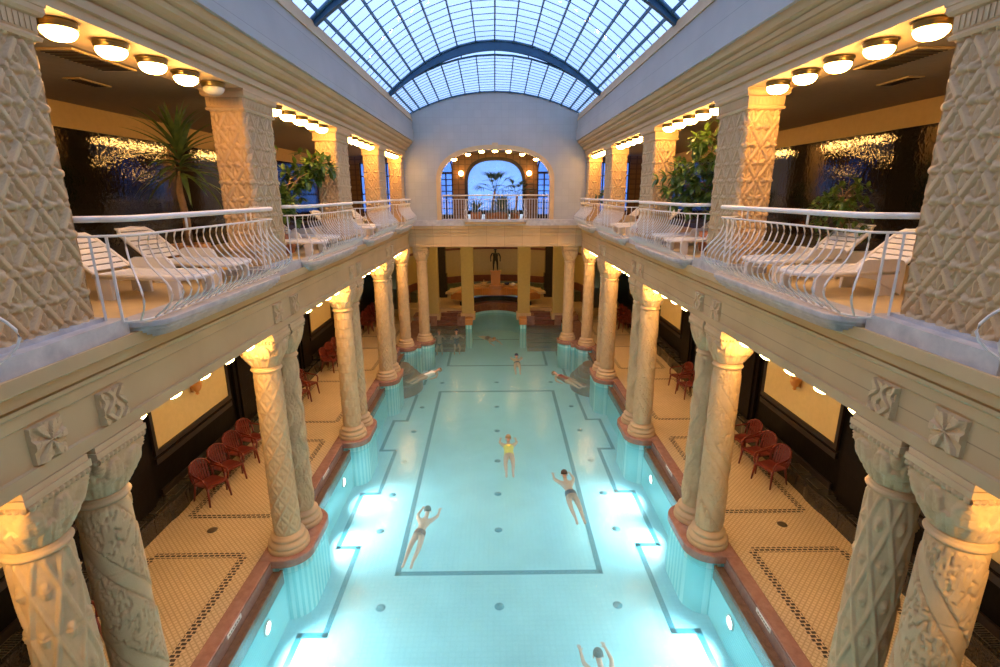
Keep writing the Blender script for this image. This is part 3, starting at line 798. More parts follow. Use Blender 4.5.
struct(MB().box(-4.8, YA - .3, -1.6, 4.8, YA, 12.2).box(-8., YA - .3, 0, -4.8, YA, 9.).box(4.8, YA - .3, 0, 8., YA, 9.), 'wall_near', M['endwall'])

# ------------------------------------------------------------------ railings
def bal_mesh(h, bulge, r=.0105):
    m = MB(); pts = []
    for i in range(15):
        t = i / 14
        if t < .25: o = -.03 * math.sin(t / .25 * PI)
        else:
            q = (t - .25) / .75; o = bulge * (math.sin(PI * q ** 1.35) ** 1.15)
        pts.append((o, 0, h * (1 - t)))
    return m.tube(pts, r, 6).mesh('baluster', M['white_metal'])
BH = 6.61 - 5.735
BALB = bal_mesh(BH, .26); BALS = MB().box(-.011, -.011, 0, .011, .011, BH).mesh('baluster', M['white_metal'])
def railing(path, bulged, label, loc, rz, z0=5.705, spacing=.15, step_dir=None):
    """path: plan points in local frame, pool side = +x"""
    t = thing('balcony_railing', label, 'railing', loc, rz)
    P = [Vector((x, y, 0)) for x, y in path]
    zt, zm, zb = z0 + 1.07, z0 + .905, z0 + .03
    m = MB(); m.tube([p + Vector((0, 0, zt)) for p in P], .034, 8); m.build('top_rail', M['white_metal'], t)
    m = MB(); m.tube([p + Vector((0, 0, zm)) for p in P], .013, 6); m.build('mid_rail', M['white_metal'], t)
    m = MB(); m.tube([p + Vector((0, 0, zb)) for p in P], .012, 6); m.build('bottom_rail', M['white_metal'], t)
    seg = [(P[i + 1] - P[i]).length for i in range(len(P) - 1)]; tot = sum(seg)
    n = int(tot / spacing); d = tot / n
    for k in range(n + 1):
        q = k * d; i = 0
        while i < len(seg) - 1 and q > seg[i]: q -= seg[i]; i += 1
        p = P[i] + (P[i + 1] - P[i]) * min(1, q / seg[i]); tg = (P[i + 1] - P[i]).normalized()
        ang = math.atan2(tg.y, tg.x) - PI / 2
        part('baluster', BALB if bulged(p) else BALS, t, (p.x, p.y, z0 + .03), ang)
    for f in (.0, .33, .67, 1.):   # short posts carrying the top rail
        q = f * tot; i = 0
        while i < len(seg) - 1 and q > seg[i]: q -= seg[i]; i += 1
        p = P[i] + (P[i + 1] - P[i]) * min(1, q / seg[i])
        MB().tube([(p.x, p.y, zm if 0 < f < 1 else z0), (p.x, p.y, zt)], .014, 6).build('post', M['white_metal'], t)
    return t
def bay_path(hl):
    e = hl - .02
    h = [(-.10, -e), (.04, -e + .03), (.10, -e + .07)]
    for i in range(7):
        a = i / 6 * PI / 2; h.append((.10 + .26 * math.sin(a), -e + .09 + .22 * (1 - math.cos(a))))
    return h + [(x, -y) for x, y in reversed(h)]
BN = ['front', 'first full', 'second', 'third', 'farthest']
for bi, (yc, hl) in enumerate(BAYS):
    for s, sd, _ in SIDES:
        lab = 'white bulging iron railing of the %s balcony on the %s' % (ROW[bi - 1], sd) if bi else 'white bulging railing at the %s picture edge beside the nearest pillar' % sd
        if bi == 4: lab = 'white bulging iron balcony railing next to the far wall on the %s' % sd
        railing(bay_path(hl), lambda p: abs(p.y) < hl - .16, lab, (s * 4.06, yc, 0), 0 if s < 0 else PI)
# end railing (pool side = -y): local +x -> -y
pp = [(0, -2.38), (0, -1.35)] + [(.34 * math.sin(a), -1.35 + .3 * (1 - math.cos(a))) for a in [i * PI / 12 for i in range(1, 7)]]
pp = pp + [(x, -y) for x, y in reversed(pp)]
railing(pp, lambda p: abs(p.y) < 1.3, 'white iron railing bowed in the middle across the far arch', (0, YE - .02, 0), -PI / 2, 5.86, .12)

# ------------------------------------------------------------------ globe lamps
def lampproto(matg, R=.165):
    t = thing('ceiling_lamp', 'x', 'lamp')
    MB().lathe([(0, 0), (R + .01, 0), (R + .02, -.012), (R + .02, -.03), (R + .005, -.04), (R + .012, -.055), (R, -.075), (R - .02, -.075), (0, -.07)], 24).build('lamp_rim', M['bronze'], t)
    MB().lathe([(R - .006, -.074)] + [(R * math.cos(a) ** .75, -.074 - .105 * math.sin(a)) for a in [i * PI / 16 for i in range(1, 8)]] + [(0, -.179)], 20).build('glass_bowl', matg, t)
    return freeze(t)
PLIT = lampproto(M['glass_lit'], .152); PLOW = lampproto(M['glass_low'], .15); POFF = lampproto(M['glass_off'], .152)
used = set()
def place_lamp(p, loc, label, scale=None):
    if p.name not in used: used.add(p.name); o = p; o.location = loc; o['label'] = label
    else: o = dup(p, loc, label=label)
    if scale: o.scale = (scale,) * 3
    return o
ORD5 = ['nearest', 'second', 'middle', 'fourth', 'farthest']
for bi, (yc, hl) in enumerate(BAYS):
    for s, sd, _ in SIDES:
        for j in range(5):
            y = yc + (j - 2) * .705 * (hl / 1.93)
            if bi == 0 and j < 3: continue
            off = (bi == 1 and s < 0 and j == 4)
            where = 'over the %s %s balcony' % (sd, ROW[bi - 1] if bi else 'front cut-off')
            lab = ('unlit bowl lamp beside the second pillar on the left balcony' if off else 'lit bowl lamp %s of five %s' % (ORD5[j], where))
            place_lamp(POFF if off else PLIT, (s * 4.24, y, 8.619), lab)
            place_lamp(PLOW, (s * 4.30, y, 4.619), 'lit bowl lamp %s of five under the %s %s balcony' % (ORD5[j], sd, ROW[bi - 1] if bi else 'front cut-off'))
for j, (x, z) in enumerate([(-1.83, 8.50), (-1.21, 8.71), (-.6, 8.83), (.0, 8.85), (.6, 8.83), (1.21, 8.71), (1.83, 8.50)]):
    place_lamp(PLIT, (x, YE + .22, z + .06), 'lit bowl lamp under the far arch, %s of seven from the left' % ['first', 'second', 'third', 'fourth', 'fifth', 'sixth', 'last'][j], .8)
for s, sd, _ in SIDES:
    for nm, x, y in (('front', 2.6, 26.6), ('middle', 1.0, 29.9), ('rear', 2.6, 31.6)):  # lamps added out of view behind the far beam to brighten the apse
        place_lamp(PLOW, (s * x, y, 4.999), 'added bowl lamp out of view brightening the apse, %s one on the %s' % (nm, sd))
for s, sd, _ in SIDES:
    for nm, x, y, hx, hy in (('pierced', 4.85, 7.05, .22, .55), ('small slotted', 5.85, 8.35, .12, .32)):
        t = thing('ceiling_vent', '%s vent plate in the dark %s gallery ceiling of the nearest bay' % (nm, sd), 'vent', (s * (x + .2), y, 8.62))
        MB().box(-hx, -hy, -.02, hx, hy, 0).build('vent_plate', M['frieze'], t, .004)
        g = MB(); n = int(2 * hy / .07)
        for k in range(n): yy = -hy + .04 + (2 * hy - .08) * (k + .5) / n; g.box(-hx + .03, yy - .012, -.028, hx - .03, yy + .012, -.0201)
        g.build('vent_slats', M['frame'], t)
# sconces
def sconce(label, loc, rz):
    t = thing('wall_sconce', label, 'wall lamp', loc, rz)   # wall at local -x, light towards +x
    MB().lathe([(0, 0), (.07, 0), (.07, .02), (.03, .04), (0, .04)], 14, M=Matrix.Translation((0, 0, .05)) @ Matrix.Rotation(PI / 2, 4, 'Y')).build('back_plate', M['bronze'], t)
    MB().tube([(.02, 0, .05), (.10, 0, .02), (.16, 0, .08), (.16, 0, .12)], .014, 6).build('arm', M['bronze'], t)
    return t
for s, sd in ((-1, 'left'), (1, 'right')):
    t = sconce('lit globe wall lamp on the ochre wall, %s of the far palm window' % sd, (s * 1.68, YI - .001, 7.75), -PI / 2)
    MB().ball((.16, 0, .22), .12, n=14, m=10).build('globe', M['glass_sconce'], t)
for bi, (yc, hl) in enumerate(BAYS[1:4]):
    for s, sd, _ in SIDES:
        t = thing('wall_sconce', 'gilt bracket lamp on the %s cream wall panel of the %s aisle' % (ROW[bi], sd), 'wall lamp', (s * 7.575, yc, 2.2), 0 if s < 0 else PI)
        MB().lathe([(.0, 0), (.05, .05), (.03, .09), (.10, .16), (.13, .26), (.12, .34), (.0, .36)], 16, (.13, 0, 0)).build('bracket', M['orange'], t)
        MB().box(0, -.05, .1, .04, .05, .45).build('back_plate', M['orange'], t)

# ------------------------------------------------------------------ aisle benches with grilles
BW = 3.2
def bench_proto(length):
    t = thing('granite_bench', 'x', 'bench')     # wall at local x=0, pool +x
    m = MB(); h = length / 2
    def fx(y): return .33 + .035 * sst(.5, .9, math.cos(y * 2 * PI / 1.6) * .5 + .5)
    n = 48; ys = [-h + 2 * h * i / n for i in range(n + 1)]
    m.prism_z([(0, -h)] + [(fx(y), y) for y in ys] + [(0, h)], 0, .40); m.build('bench_body', M['granite'], t)
    m = MB(); m.prism_z([(0, -h)] + [(fx(y) + .025, y) for y in ys] + [(0, h)], .40, .44); m.build('bench_top', M['granite'], t, .006)
    k = int(length / .62)
    for i in range(k):
        y = -h + length * (i + .5) / k; g = MB()
        g.box(.05, y - .22, .4405, .06, y + .22, .449); g.box(.27, y - .22, .4405, .28, y + .22, .449); g.box(.05, y - .22, .4405, .28, y - .21, .449); g.box(.05, y + .21, .4405, .28, y + .22, .449)
        for q in range(9): yy = y - .18 + .045 * q; g.box(.06, yy - .006, .4405, .27, yy + .006, .446)
        g.build('vent_grille', M['grille'], t)
    return freeze(t)
BP = bench_proto(4.94)
first = True
for bi, (yc, hl) in enumerate([(b_, 0) for b_ in (6.985, 11.94, 16.895, 21.85, 26.805)]):
    for s, sd, _ in SIDES:
        lab = 'long black granite bench with vent grilles along the %s wall, %s from the camera' % (sd, ROW[bi] if bi < 4 else 'last')
        loc = (s * 7.6, yc, 0); rz = 0 if s < 0 else PI
        if first: BP.location = loc; BP.rotation_euler = (0, 0, rz); BP['label'] = lab; first = False
        else: dup(BP, loc, rz, lab)

# ------------------------------------------------------------------ red plastic armchairs (front faces +x)
def chair_proto():
    t = thing('plastic_armchair', 'x', 'chair')
    W = .24
    m = MB()
    def seat(u, v):
        x = -.22 + .44 * u; y = (-.5 + v) * .46
        return (x, y, .41 + .018 * u - .025 * math.sin(PI * v) * math.sin(PI * min(1, u * 1.2)) - (.03 * sst(.9, 1, u)))
    m.grid(seat, 12, 10); m.grid(lambda u, v: (seat(u, v)[0], seat(u, v)[1], seat(u, v)[2] - .02), 12, 10)
    m.box(.20, -.23, .385, .225, .23, .42); m.box(-.225, -.23, .38, -.2, .23, .41)
    m.build('seat', M['red_plastic'], t)
    m = MB()
    def bk(y, z):
        q = (z - .42) / .42; return (-.22 - .10 * q - .05 * (1 - (y / .25) ** 2), y, z)
    # rounded frame
    fr = [bk(-.23, .42), bk(-.24, .55), bk(-.235, .68), bk(-.19, .78), bk(-.10, .835), bk(0, .85), bk(.10, .835), bk(.19, .78), bk(.235, .68), bk(.24, .55), bk(.23, .42)]
    m.tube(fr, .022, 6)
    for k in range(-3, 4):
        y = k * .058; zt = .835 - .06 * (abs(k) / 3) ** 2.2
        m.add([*(bk(y - .019, .40)[:1] + (y - .019, .40),), ], []) if False else None
        pts = [bk(y * (.9 + .1 * q), .40 + (zt - .40) * q) for q in (0, .25, .5, .75, 1)]
        for a, b in zip(pts, pts[1:]):
            m.add([(a[0], a[1] - .02, a[2]), (a[0], a[1] + .02, a[2]), (b[0], b[1] + .02, b[2]), (b[0], b[1] - .02, b[2]), (a[0] - .012, a[1] - .02, a[2]), (a[0] - .012, a[1] + .02, a[2]), (b[0] - .012, b[1] + .02, b[2]), (b[0] - .012, b[1] - .02, b[2])],
                  [(0, 1, 2, 3), (7, 6, 5, 4), (0, 4, 5, 1), (1, 5, 6, 2), (2, 6, 7, 3), (3, 7, 4, 0)])
    m.build('backrest', M['red_plastic'], t)
    for s in (-1, 1):
        MB().tube([(-.25, s * .235, .66), (-.12, s * .27, .645), (.08, s * .285, .635), (.19, s * .28, .62), (.225, s * .27, .56), (.225, s * .25, .42)], .024, 6).build('armrest', M['red_plastic'], t)
        MB().tube([(.205, s * .225, .41), (.245, s * .255, .0)], .030, 6, r1=.020).build('leg', M['red_plastic'], t)
        MB().tube([(-.20, s * .205, .40), (-.285, s * .235, .0)], .030, 6, r1=.020).build('leg', M['red_plastic'], t)
    t.scale = (1.1, 1.1, 1.1)
    return freeze(t)
CH = chair_proto(); cfirst = True
def chair(x, y, rz, label, group):
    global cfirst
    if cfirst: CH.location = (x, y, 0); CH.rotation_euler = (0, 0, rz); tag(CH, label, group=group); cfirst = False
    else: dup(CH, (x, y, 0), rz, label, group)
def crow(s, ys, dx, where, rz):
    sd = 'left' if s < 0 else 'right'
    nm = {1: ['only one'], 2: ['nearer', 'farther'], 3: ['nearest', 'middle', 'farthest'], 4: ['nearest', 'second', 'third', 'farthest'], 5: ORD5}[len(ys)]
    for y, n_ in zip(ys, nm):
        chair(s * 6.80 + random.uniform(-.03, .03), y, (0 if s < 0 else PI) + rz + random.uniform(-.12, .12), 'red plastic armchair, %s of %d %s' % (n_, len(ys), where), 'red armchairs in the %s aisle' % sd)
crow(-1, [10.84, 11.59, 12.35, 13.12], 0, 'before the left bench near the first column pair', -.35)
crow(-1, [16.55, 17.35], 0, 'in the left aisle behind the second column pair', -.3)
crow(-1, [20.05, 20.82, 21.6], 0, 'in the left aisle seen right of the third panel', -.3)
crow(-1, [26.0, 26.78, 27.56, 28.34, 29.12], 0, 'at the far end of the left aisle', -.2)
crow(1, [11.34, 12.08, 12.82], 0, 'before the right bench beneath the cream panel', .35)
crow(1, [17.0, 17.85], 0, 'in the right aisle behind the second column pair', .3)
crow(1, [26.0, 26.78, 27.56, 28.34], 0, 'at the far end of the right aisle', .2)
chair(-6.78, 6.6, -.2, 'dark red plastic armchair in the bottom left corner behind the nearest column', 'red armchairs in the left aisle')

# floor drains
for bi, py in enumerate(PY[:3]):
    for s, sd, _ in SIDES:
        t = thing('floor_drain', 'small round dark floor drain in the %s aisle beside the %s column pair' % (sd, ROW[bi]), 'drain', (s * 6.2, py + .17, 0))
        MB().lathe([(0, .001), (.085, .001), (.09, .003), (.075, .006), (0, .004)], 18).build('drain_cover', M['poolline'], t)
        MB().lathe([(.085, .001), (.105, .001), (.105, .005), (.085, .007)], 18).build('drain_ring', M['grille'], t)
# depth plates on the kerb faces
for s, sd, _ in SIDES:
    for bi, y in enumerate((7.1, 12.0)):
        t = thing('depth_plate', 'small white plate on the red marble kerb, %s on the %s side' % (('nearer', 'farther')[bi], sd), 'sign', (s * 4.5, y, -.04))
        x0, x1 = sorted((0, -s * .012)); MB().box(x0, -.24, -.045, x1, .24, .045).build('plate', M['sign'], t, .004)
        x0, x1 = sorted((-s * .012, -s * .014)); m = MB()
        for k in range(6): m.box(x0, -.19 + .065 * k, -.012, x1, -.15 + .065 * k, .012)
        m.build('plate_marks', M['grille'], t)

# ------------------------------------------------------------------ gallery loungers (head towards -x, foot +x)
def lounger_proto():
    t = thing('sun_lounger', 'x', 'sun lounger')
    W = .33
    m = MB()   # seat frame
    m.box(-.60, -.03, .26, .66, .03, .305); m.box(-.3, -W, .26, -.25, W, .305); m.box(.28, -W, .26, .33, W, .305)
    rim = [(-.62, -W, .31), (.55, -W, .31), (.66, -W + .06, .31), (.70, -W + .18, .30), (.70, W - .18, .30), (.66, W - .06, .31), (.55, W, .31), (-.62, W, .31)]
    m.tube(rim, .035, 8, True)
    m.build('seat_frame', M['white_plastic'], t)
    for k in range(11):
        x = -.55 + .112 * k; MB().box(x, -W + .03, .315, x + .078, W - .03, .332).build('slat', M['white_plastic'], t)
    R = Matrix.Translation((-.60, 0, .31)) @ Matrix.Rotation(math.radians(38), 4, 'Y')
    m = MB(); o = [(0, -W + .02, .0), (-.70, -W + .02, .0), (-.80, -W + .08, .0), (-.84, 0, .0), (-.80, W - .08, .0), (-.70, W - .02, .0), (0, W - .02, .0)]
    m.tube(o, .03, 8, True, M=R)
    b = m.build('backrest', M['white_plastic'], t)
    for k in range(7):
        x = -.10 - .11 * k; MB().box(x - .085, -W + .05, -.008, x, W - .05, .008, M=R).build('back_slat', M['white_plastic'], b)
    for s in (-1, 1):
        MB().tube([(-1.02, s * .22, .62), (-.62, s * .22, .22)], .014, 6).build('back_strut', M['white_plastic'], t)
        m = MB()
        m.prism_x([(s * (W + .01) - .0, .30), (s * (W + .01), .0), (s * (W - .03), .0), (s * (W - .05), .30)], .42, .58); m.build('leg', M['white_plastic'], t)
        m = MB(); m.prism_x([(s * (W + .01), .30), (s * (W + .01), .0), (s * (W - .03), .0), (s * (W - .05), .30)], -.62, -.40); m.build('leg', M['white_plastic'], t)
    # rounded side shields at the hinge
    m = MB(); o = [(-.72, 0), (-.72, .38), (-.68, .46), (-.60, .49), (-.12, .49), (-.05, .46), (-.01, .38), (0.02, .28), (-.30, .22)]
    n = len(o); vs = [(x, W - .012, z) for x, z in o] + [(x, W + .022, z) for x, z in o]
    m.add(vs, [tuple(range(n)), tuple(range(2 * n - 1, n - 1, -1))] + [(i, (i + 1) % n, n + (i + 1) % n, n + i) for i in range(n)]); m.build('side_panel', M['white_plastic'], t)
    return freeze(t)
LG = lounger_proto(); lfirst = True
def lounger(x, y, rz, label):
    global lfirst
    if lfirst: LG.location = (x, y, 5.66); LG.rotation_euler = (0, 0, rz); LG['label'] = label; lfirst = False
    else: dup(LG, (x, y, 5.66), rz, label)
for bi, (yc, hl) in enumerate(BAYS[1:4]):
    for s, sd, _ in SIDES:
        for j, (dx, dy, a) in enumerate(((4.64, -.02, -.15), (4.74, 1.28, -.22))):
            nm = 'white sun lounger with raised back, %s of two on the %s %s balcony' % (('nearer', 'farther')[j], sd, ROW[bi])
            if s < 0: lounger(-dx, yc + dy, a, nm)
            else: lounger(dx, yc + dy, PI - a, nm)
for s, sd, _ in SIDES:
    lounger(s * 4.85, 21.3, (-.2 if s < 0 else PI + .2), 'white sun lounger in the bay next to the far wall on the %s gallery' % sd)

# ------------------------------------------------------------------ plants
def tub(t, r, h, mat, name='tub', hoops=True):
    m = MB().lathe([(0, 0), (r * .86, 0), (r, h * .5), (r * .95, h), (r * .85, h), (r * .83, h * .9), (0, h * .9)], 24); m.build(name, mat, t)
    if hoops:
        for f in (.18, .78):
            q = r * (.86 + .14 * min(1, f * 2)) if f < .5 else r * (1 - .05 * (f - .5) * 2)
            MB().lathe([(q + .002, h * f), (q + .012, h * f), (q + .012, h * f + .035), (q + .002, h * f + .035)], 24).build('hoop', M['bronze'], t)
    MB().lathe([(0, h * .9), (r * .83, h * .9), (r * .83, h * .905), (0, h * .92)], 20).build('soil', M['soil'], t)
def strap(m, base, az, el, L_, w, droop, n=7, fold=.25):
    p = Vector(base); e = el; pts = []
    for i in range(n + 1):
        pts.append((p.copy(), e)); 
        p += Vector((math.cos(az) * math.cos(e), math.sin(az) * math.cos(e), math.sin(e))) * (L_ / n); e -= droop / n
    side = Vector((-math.sin(az), math.cos(az), 0)); vs = []; fs = []
    for i, (q, e) in enumerate(pts):
        f = i / n; ww = w * (.55 + .9 * f if f < .35 else (1 - (f - .35) / .65) ** .8 * .9 + .02) 
        up = Vector((-math.cos(az) * math.sin(e), -math.sin(az) * math.sin(e), math.cos(e)))
        vs += [q - side * ww + up * ww * fold, q, q + side * ww + up * ww * fold]
    for i in range(n): fs += [(3 * i, 3 * i + 1, 3 * i + 4, 3 * i + 3), (3 * i + 1, 3 * i + 2, 3 * i + 5, 3 * i + 4)]
    m.add(vs, fs, True)
def leaflet(m, p, d, L_, w, up=Vector((0, 0, 1)), bend=.25):
    d = d.normalized(); s_ = d.cross(up)
    if s_.length < .05: s_ = d.cross(Vector((1, 0, 0)))
    s_.normalize(); u = s_.cross(d); vs = []
    for f, ww, z in ((0, .08, 0), (.3, .9, .03), (.6, 1, -.03), (.85, .55, -.12), (1, .0, -.2)):
        c = p + d * (L_ * f) + u * (bend * L_ * z * 2)
        vs += [c - s_ * w * ww + u * w * .25 * ww, c, c + s_ * w * ww + u * w * .25 * ww]
    fs = []
    for i in range(4): fs += [(3 * i, 3 * i + 1, 3 * i + 4, 3 * i + 3), (3 * i + 1, 3 * i + 2, 3 * i + 5, 3 * i + 4)]
    m.add(vs, fs, True)
rnd = random.Random(3)
# yucca
t = thing('potted_yucca', 'tall yucca with long strap leaves in a barrel tub on the left balcony', 'potted plant', (-5.62, 9.50, 5.66))
tub(t, .36, .48, M['wood'])
MB().tube([(0, 0, .40), (.01, .02, .9), (-.02, .0, 1.4), (.05, .02, 2.15)], .07, 10, r1=.05).build('trunk', M['bark'], t)
m = MB()
for k in range(70):
    f = k / 70; el = 1.45 - 1.75 * f + rnd.uniform(-.15, .15); az = k * 2.4 + rnd.uniform(-.3, .3)
    strap(m, (.05, .02, 2.2 - .55 * f + rnd.uniform(-.04, .04)), az, el, rnd.uniform(.8, 1.1) * (.8 if f < .2 else 1), rnd.uniform(.044, .058), rnd.uniform(.25, .9) + .3 * f)
m.build('leaves', M['leafyucca'], t)
# broad-leaved trees
def tree(label, loc, pot, trunk_h, blobs, nl, mat, leafL=.20, rz=0, potmat=None, r=.34):
    t = thing('potted_tree', label, 'potted plant', loc, rz)
    if pot == 'box':
        m = MB(); q = []
        m.prism_z([(x * r * 1.25, y * r) for x, y in ((-1, -.7), (-.8, -1), (.8, -1), (1, -.7), (1, .7), (.8, 1), (-.8, 1), (-1, .7))], 0, .42); m.build('planter', M['white_plastic'], t, .02)
        MB().box(-r, -r * .8, .42, r, r * .8, .43).build('soil', M['soil'], t)
    else: tub(t, r, .45, potmat or M['terracotta'], 'pot', hoops=False)
    m = MB(); top = Vector((rnd.uniform(-.05, .05), rnd.uniform(-.05, .05), trunk_h))
    m.tube([(0, 0, .35), (.03, -.02, trunk_h * .6), tuple(top)], .04, 8, r1=.028)
    lf = MB()
    for (cx, cy_, cz, rad, n) in blobs:
        c = Vector((cx, cy_, cz)); m.tube([tuple(top * .8), tuple((top * .5 + c * .5) + Vector((0, 0, .08))), tuple(c)], .02, 6, r1=.008)
        for k in range(n):
            d = Vector((rnd.gauss(0, 1), rnd.gauss(0, 1), rnd.gauss(0, .7))).normalized(); tip = c + d * rad * rnd.uniform(.35, 1)
            m.tube([tuple(c), tuple((c + tip) / 2 + Vector((0, 0, .04))), tuple(tip)], .006, 4, r1=.003)
            for q in range(nl):   # a whorl of leaflets at each twig tip
                a = 2 * PI * q / nl + rnd.uniform(-.3, .3)
                u = d.orthogonal().normalized(); w = d.cross(u)
                dd = (u * math.cos(a) + w * math.sin(a)) * .9 + d * .5 + Vector((0, 0, -.25))
                leaflet(lf, tip, dd, leafL * rnd.uniform(.7, 1.15), leafL * .20)
    m.build('trunk', M['bark'], t); lf.build('foliage', mat, t)
    return t
tree('broad-leaved potted tree between the second and third pillars on the left', (-5.15, 12.42, 5.66), 'pot', 1.3,
     [(0, .1, 1.3, .5, 20), (.3, .55, 1.65, .45, 18), (-.2, -.6, 1.6, .45, 16), (.42, .95, 1.95, .42, 20), (.85, .85, 2.0, .36, 18), (.05, -1.2, 2.35, .45, 16), (.15, -.1, 1.0, .45, 14), (-.1, -.9, 1.9, .4, 12)], 7, M['leaf'], .25)
tree('tall pale green potted tree between the second and third right pillars', (5.15, 12.3, 5.66), 'pot', 1.5,
     [(-.2, .1, 1.5, .5, 20), (-.5, .6, 1.5, .5, 20), (-.1, -.3, 2.1, .5, 20), (-.45, -.4, 2.5, .42, 18), (-.72, .95, 1.75, .45, 18), (.2, .1, 1.2, .5, 16), (-.35, .2, 1.9, .45, 18), (-.5, .75, 1.2, .42, 14)], 7, M['leaf'], .25)
tree('bushy green shrub in a white planter beside the loungers on the right balcony', (5.75, 8.75, 5.66), 'box', .9,
     [(-.2, 0, .95, .34, 16), (.25, .1, 1.0, .34, 16), (0, 0, 1.25, .36, 18), (-.35, .2, 1.2, .28, 12), (.35, -.3, 1.3, .3, 14), (0, -.1, .7, .35, 12)], 6, M['leaf'], .15, PI / 2, r=.42)
tree('dark leafy potted shrub in front of the fourth pillar on the left balcony', (-5.2, 17.6, 5.66), 'pot', .7, [(0, 0, .75, .32, 12), (.1, .2, 1.0, .28, 10)], 6, M['leafdark'], .18)
tree('upright bright green potted shrub between the third and fourth right pillars', (5.15, 17.9, 5.66), 'pot', .8, [(0, 0, .9, .3, 14), (0, .1, 1.25, .28, 12), (.1, 0, 1.5, .2, 10)], 6, M['leaf'], .17)
tree('dark potted shrub leaning over the railing next to the far wall on the right', (4.75, 21.6, 5.66), 'pot', .9, [(0, 0, 1.0, .35, 14), (-.25, .1, 1.3, .35, 14), (-.1, -.2, .8, .3, 10)], 6, M['leafdark'], .2)
tree('dark potted shrub behind the railing next to the far wall on the left', (-4.95, 22.4, 5.66), 'pot', .6, [(0, 0, .6, .3, 12), (.1, -.1, .85, .26, 10)], 6, M['leafdark'], .18)
# palm and agave in the far arch
def palm_tree(label, loc, th, lean, nf, fl, mat, r=.28):
    t = thing('potted_palm', label, 'potted plant', loc); tub(t, r, .40, M['terracotta'], 'pot', hoops=False)
    top = Vector((lean[0], lean[1], th))
    MB().tube([(0, 0, .34), tuple(top * .5 + Vector((0, 0, .05))), tuple(top)], .07, 8, r1=.055).build('trunk', M['bark'], t)
    m = MB()
    for k in range(nf):
        az = k * 2.4; el = rnd.uniform(.2, 1.2); tip = top + Vector((math.cos(az) * math.cos(el), math.sin(az) * math.cos(el), math.sin(el))) * fl * .6
        m.tube([tuple(top), tuple(tip)], .008, 4)
        for q in range(11):
            a = az + (q - 5) * .26; strap(m, tip, a, el - abs(q - 5) * .06, fl * .55, .022, 1.1, 5)
    m.build('fronds', mat, t)
palm_tree('fan palm on a leaning trunk in front of the big far window', (-.22, 24.85, 5.74), 1.35, (.2, .1), 16, 1.1, M['leafdark'])
palm_tree('second palm with sparse fronds right of the fan palm in the far arch', (.95, 25.5, 5.74), 1.15, (.1, 0), 11, 1.0, M['leafdark'], .24)
def spiky(label, loc, n, Lf, mat, r=.27):
    t = thing('potted_agave', label, 'potted plant', loc); tub(t, r, .38, M['terracotta'], 'pot', hoops=False)
    m = MB()
    for k in range(n): strap(m, (0, 0, .38), k * 2.4, rnd.uniform(.1, 1.45), Lf * rnd.uniform(.7, 1.1), .030, rnd.uniform(.4, 1.2))
    m.build('leaves', mat, t)
spiky('round bushy potted plant with narrow leaves in the middle of the far arch', (.30, 24.7, 5.8), 240, 1.15, M['leafdark'], .33)
spiky('small spiky potted plant left of centre in the far arch', (-.90, 24.6, 5.8), 90, .95, M['leafdark'])

# ------------------------------------------------------------------ apse at the far end of the ground floor
struct(MB().box(-8., YE + .7, 5.0, 8., 37., 5.66), 'ceiling_apse', M['aisleceil'])
AC = (0, 30.2)
def arcwall(m, r, z0, z1, th=.15, a0=.35, a1=PI - .35, n=40, c=AC, ex=1., ey=1.):
    ins = [(c[0] + r * ex * math.cos(a0 + (a1 - a0) * i / n), c[1] + r * ey * math.sin(a0 + (a1 - a0) * i / n)) for i in range(n + 1)]
    out = [(c[0] + (r + th) * ex * math.cos(a0 + (a1 - a0) * i / n), c[1] + (r + th) * ey * math.sin(a0 + (a1 - a0) * i / n)) for i in range(n + 1)]
    for i in range(n): m.prism_z([ins[i], ins[i + 1], out[i + 1], out[i]], z0, z1)
    return m
struct(arcwall(MB(), 5.5, 0, 5.0, .3, -.3, PI + .3), 'wall_apse', M['apse'])
struct(arcwall(MB(), 5.44, 3.32, 3.46, .06, -.3, PI + .3), 'trim_apse_band', M['wains'])
struct(arcwall(MB(), 5.40, .5, 1.55, .1, -.3, PI + .3), 'trim_apse_wainscot', M['wains'])
struct(arcwall(MB(), 5.0, .3, 1.12, .40, .2, PI - .2), 'trim_apse_green_band', M['green'])
struct(MB().box(-8., 36.9, 0, 8., 37.2, 5.0), 'wall_far', M['apse'])
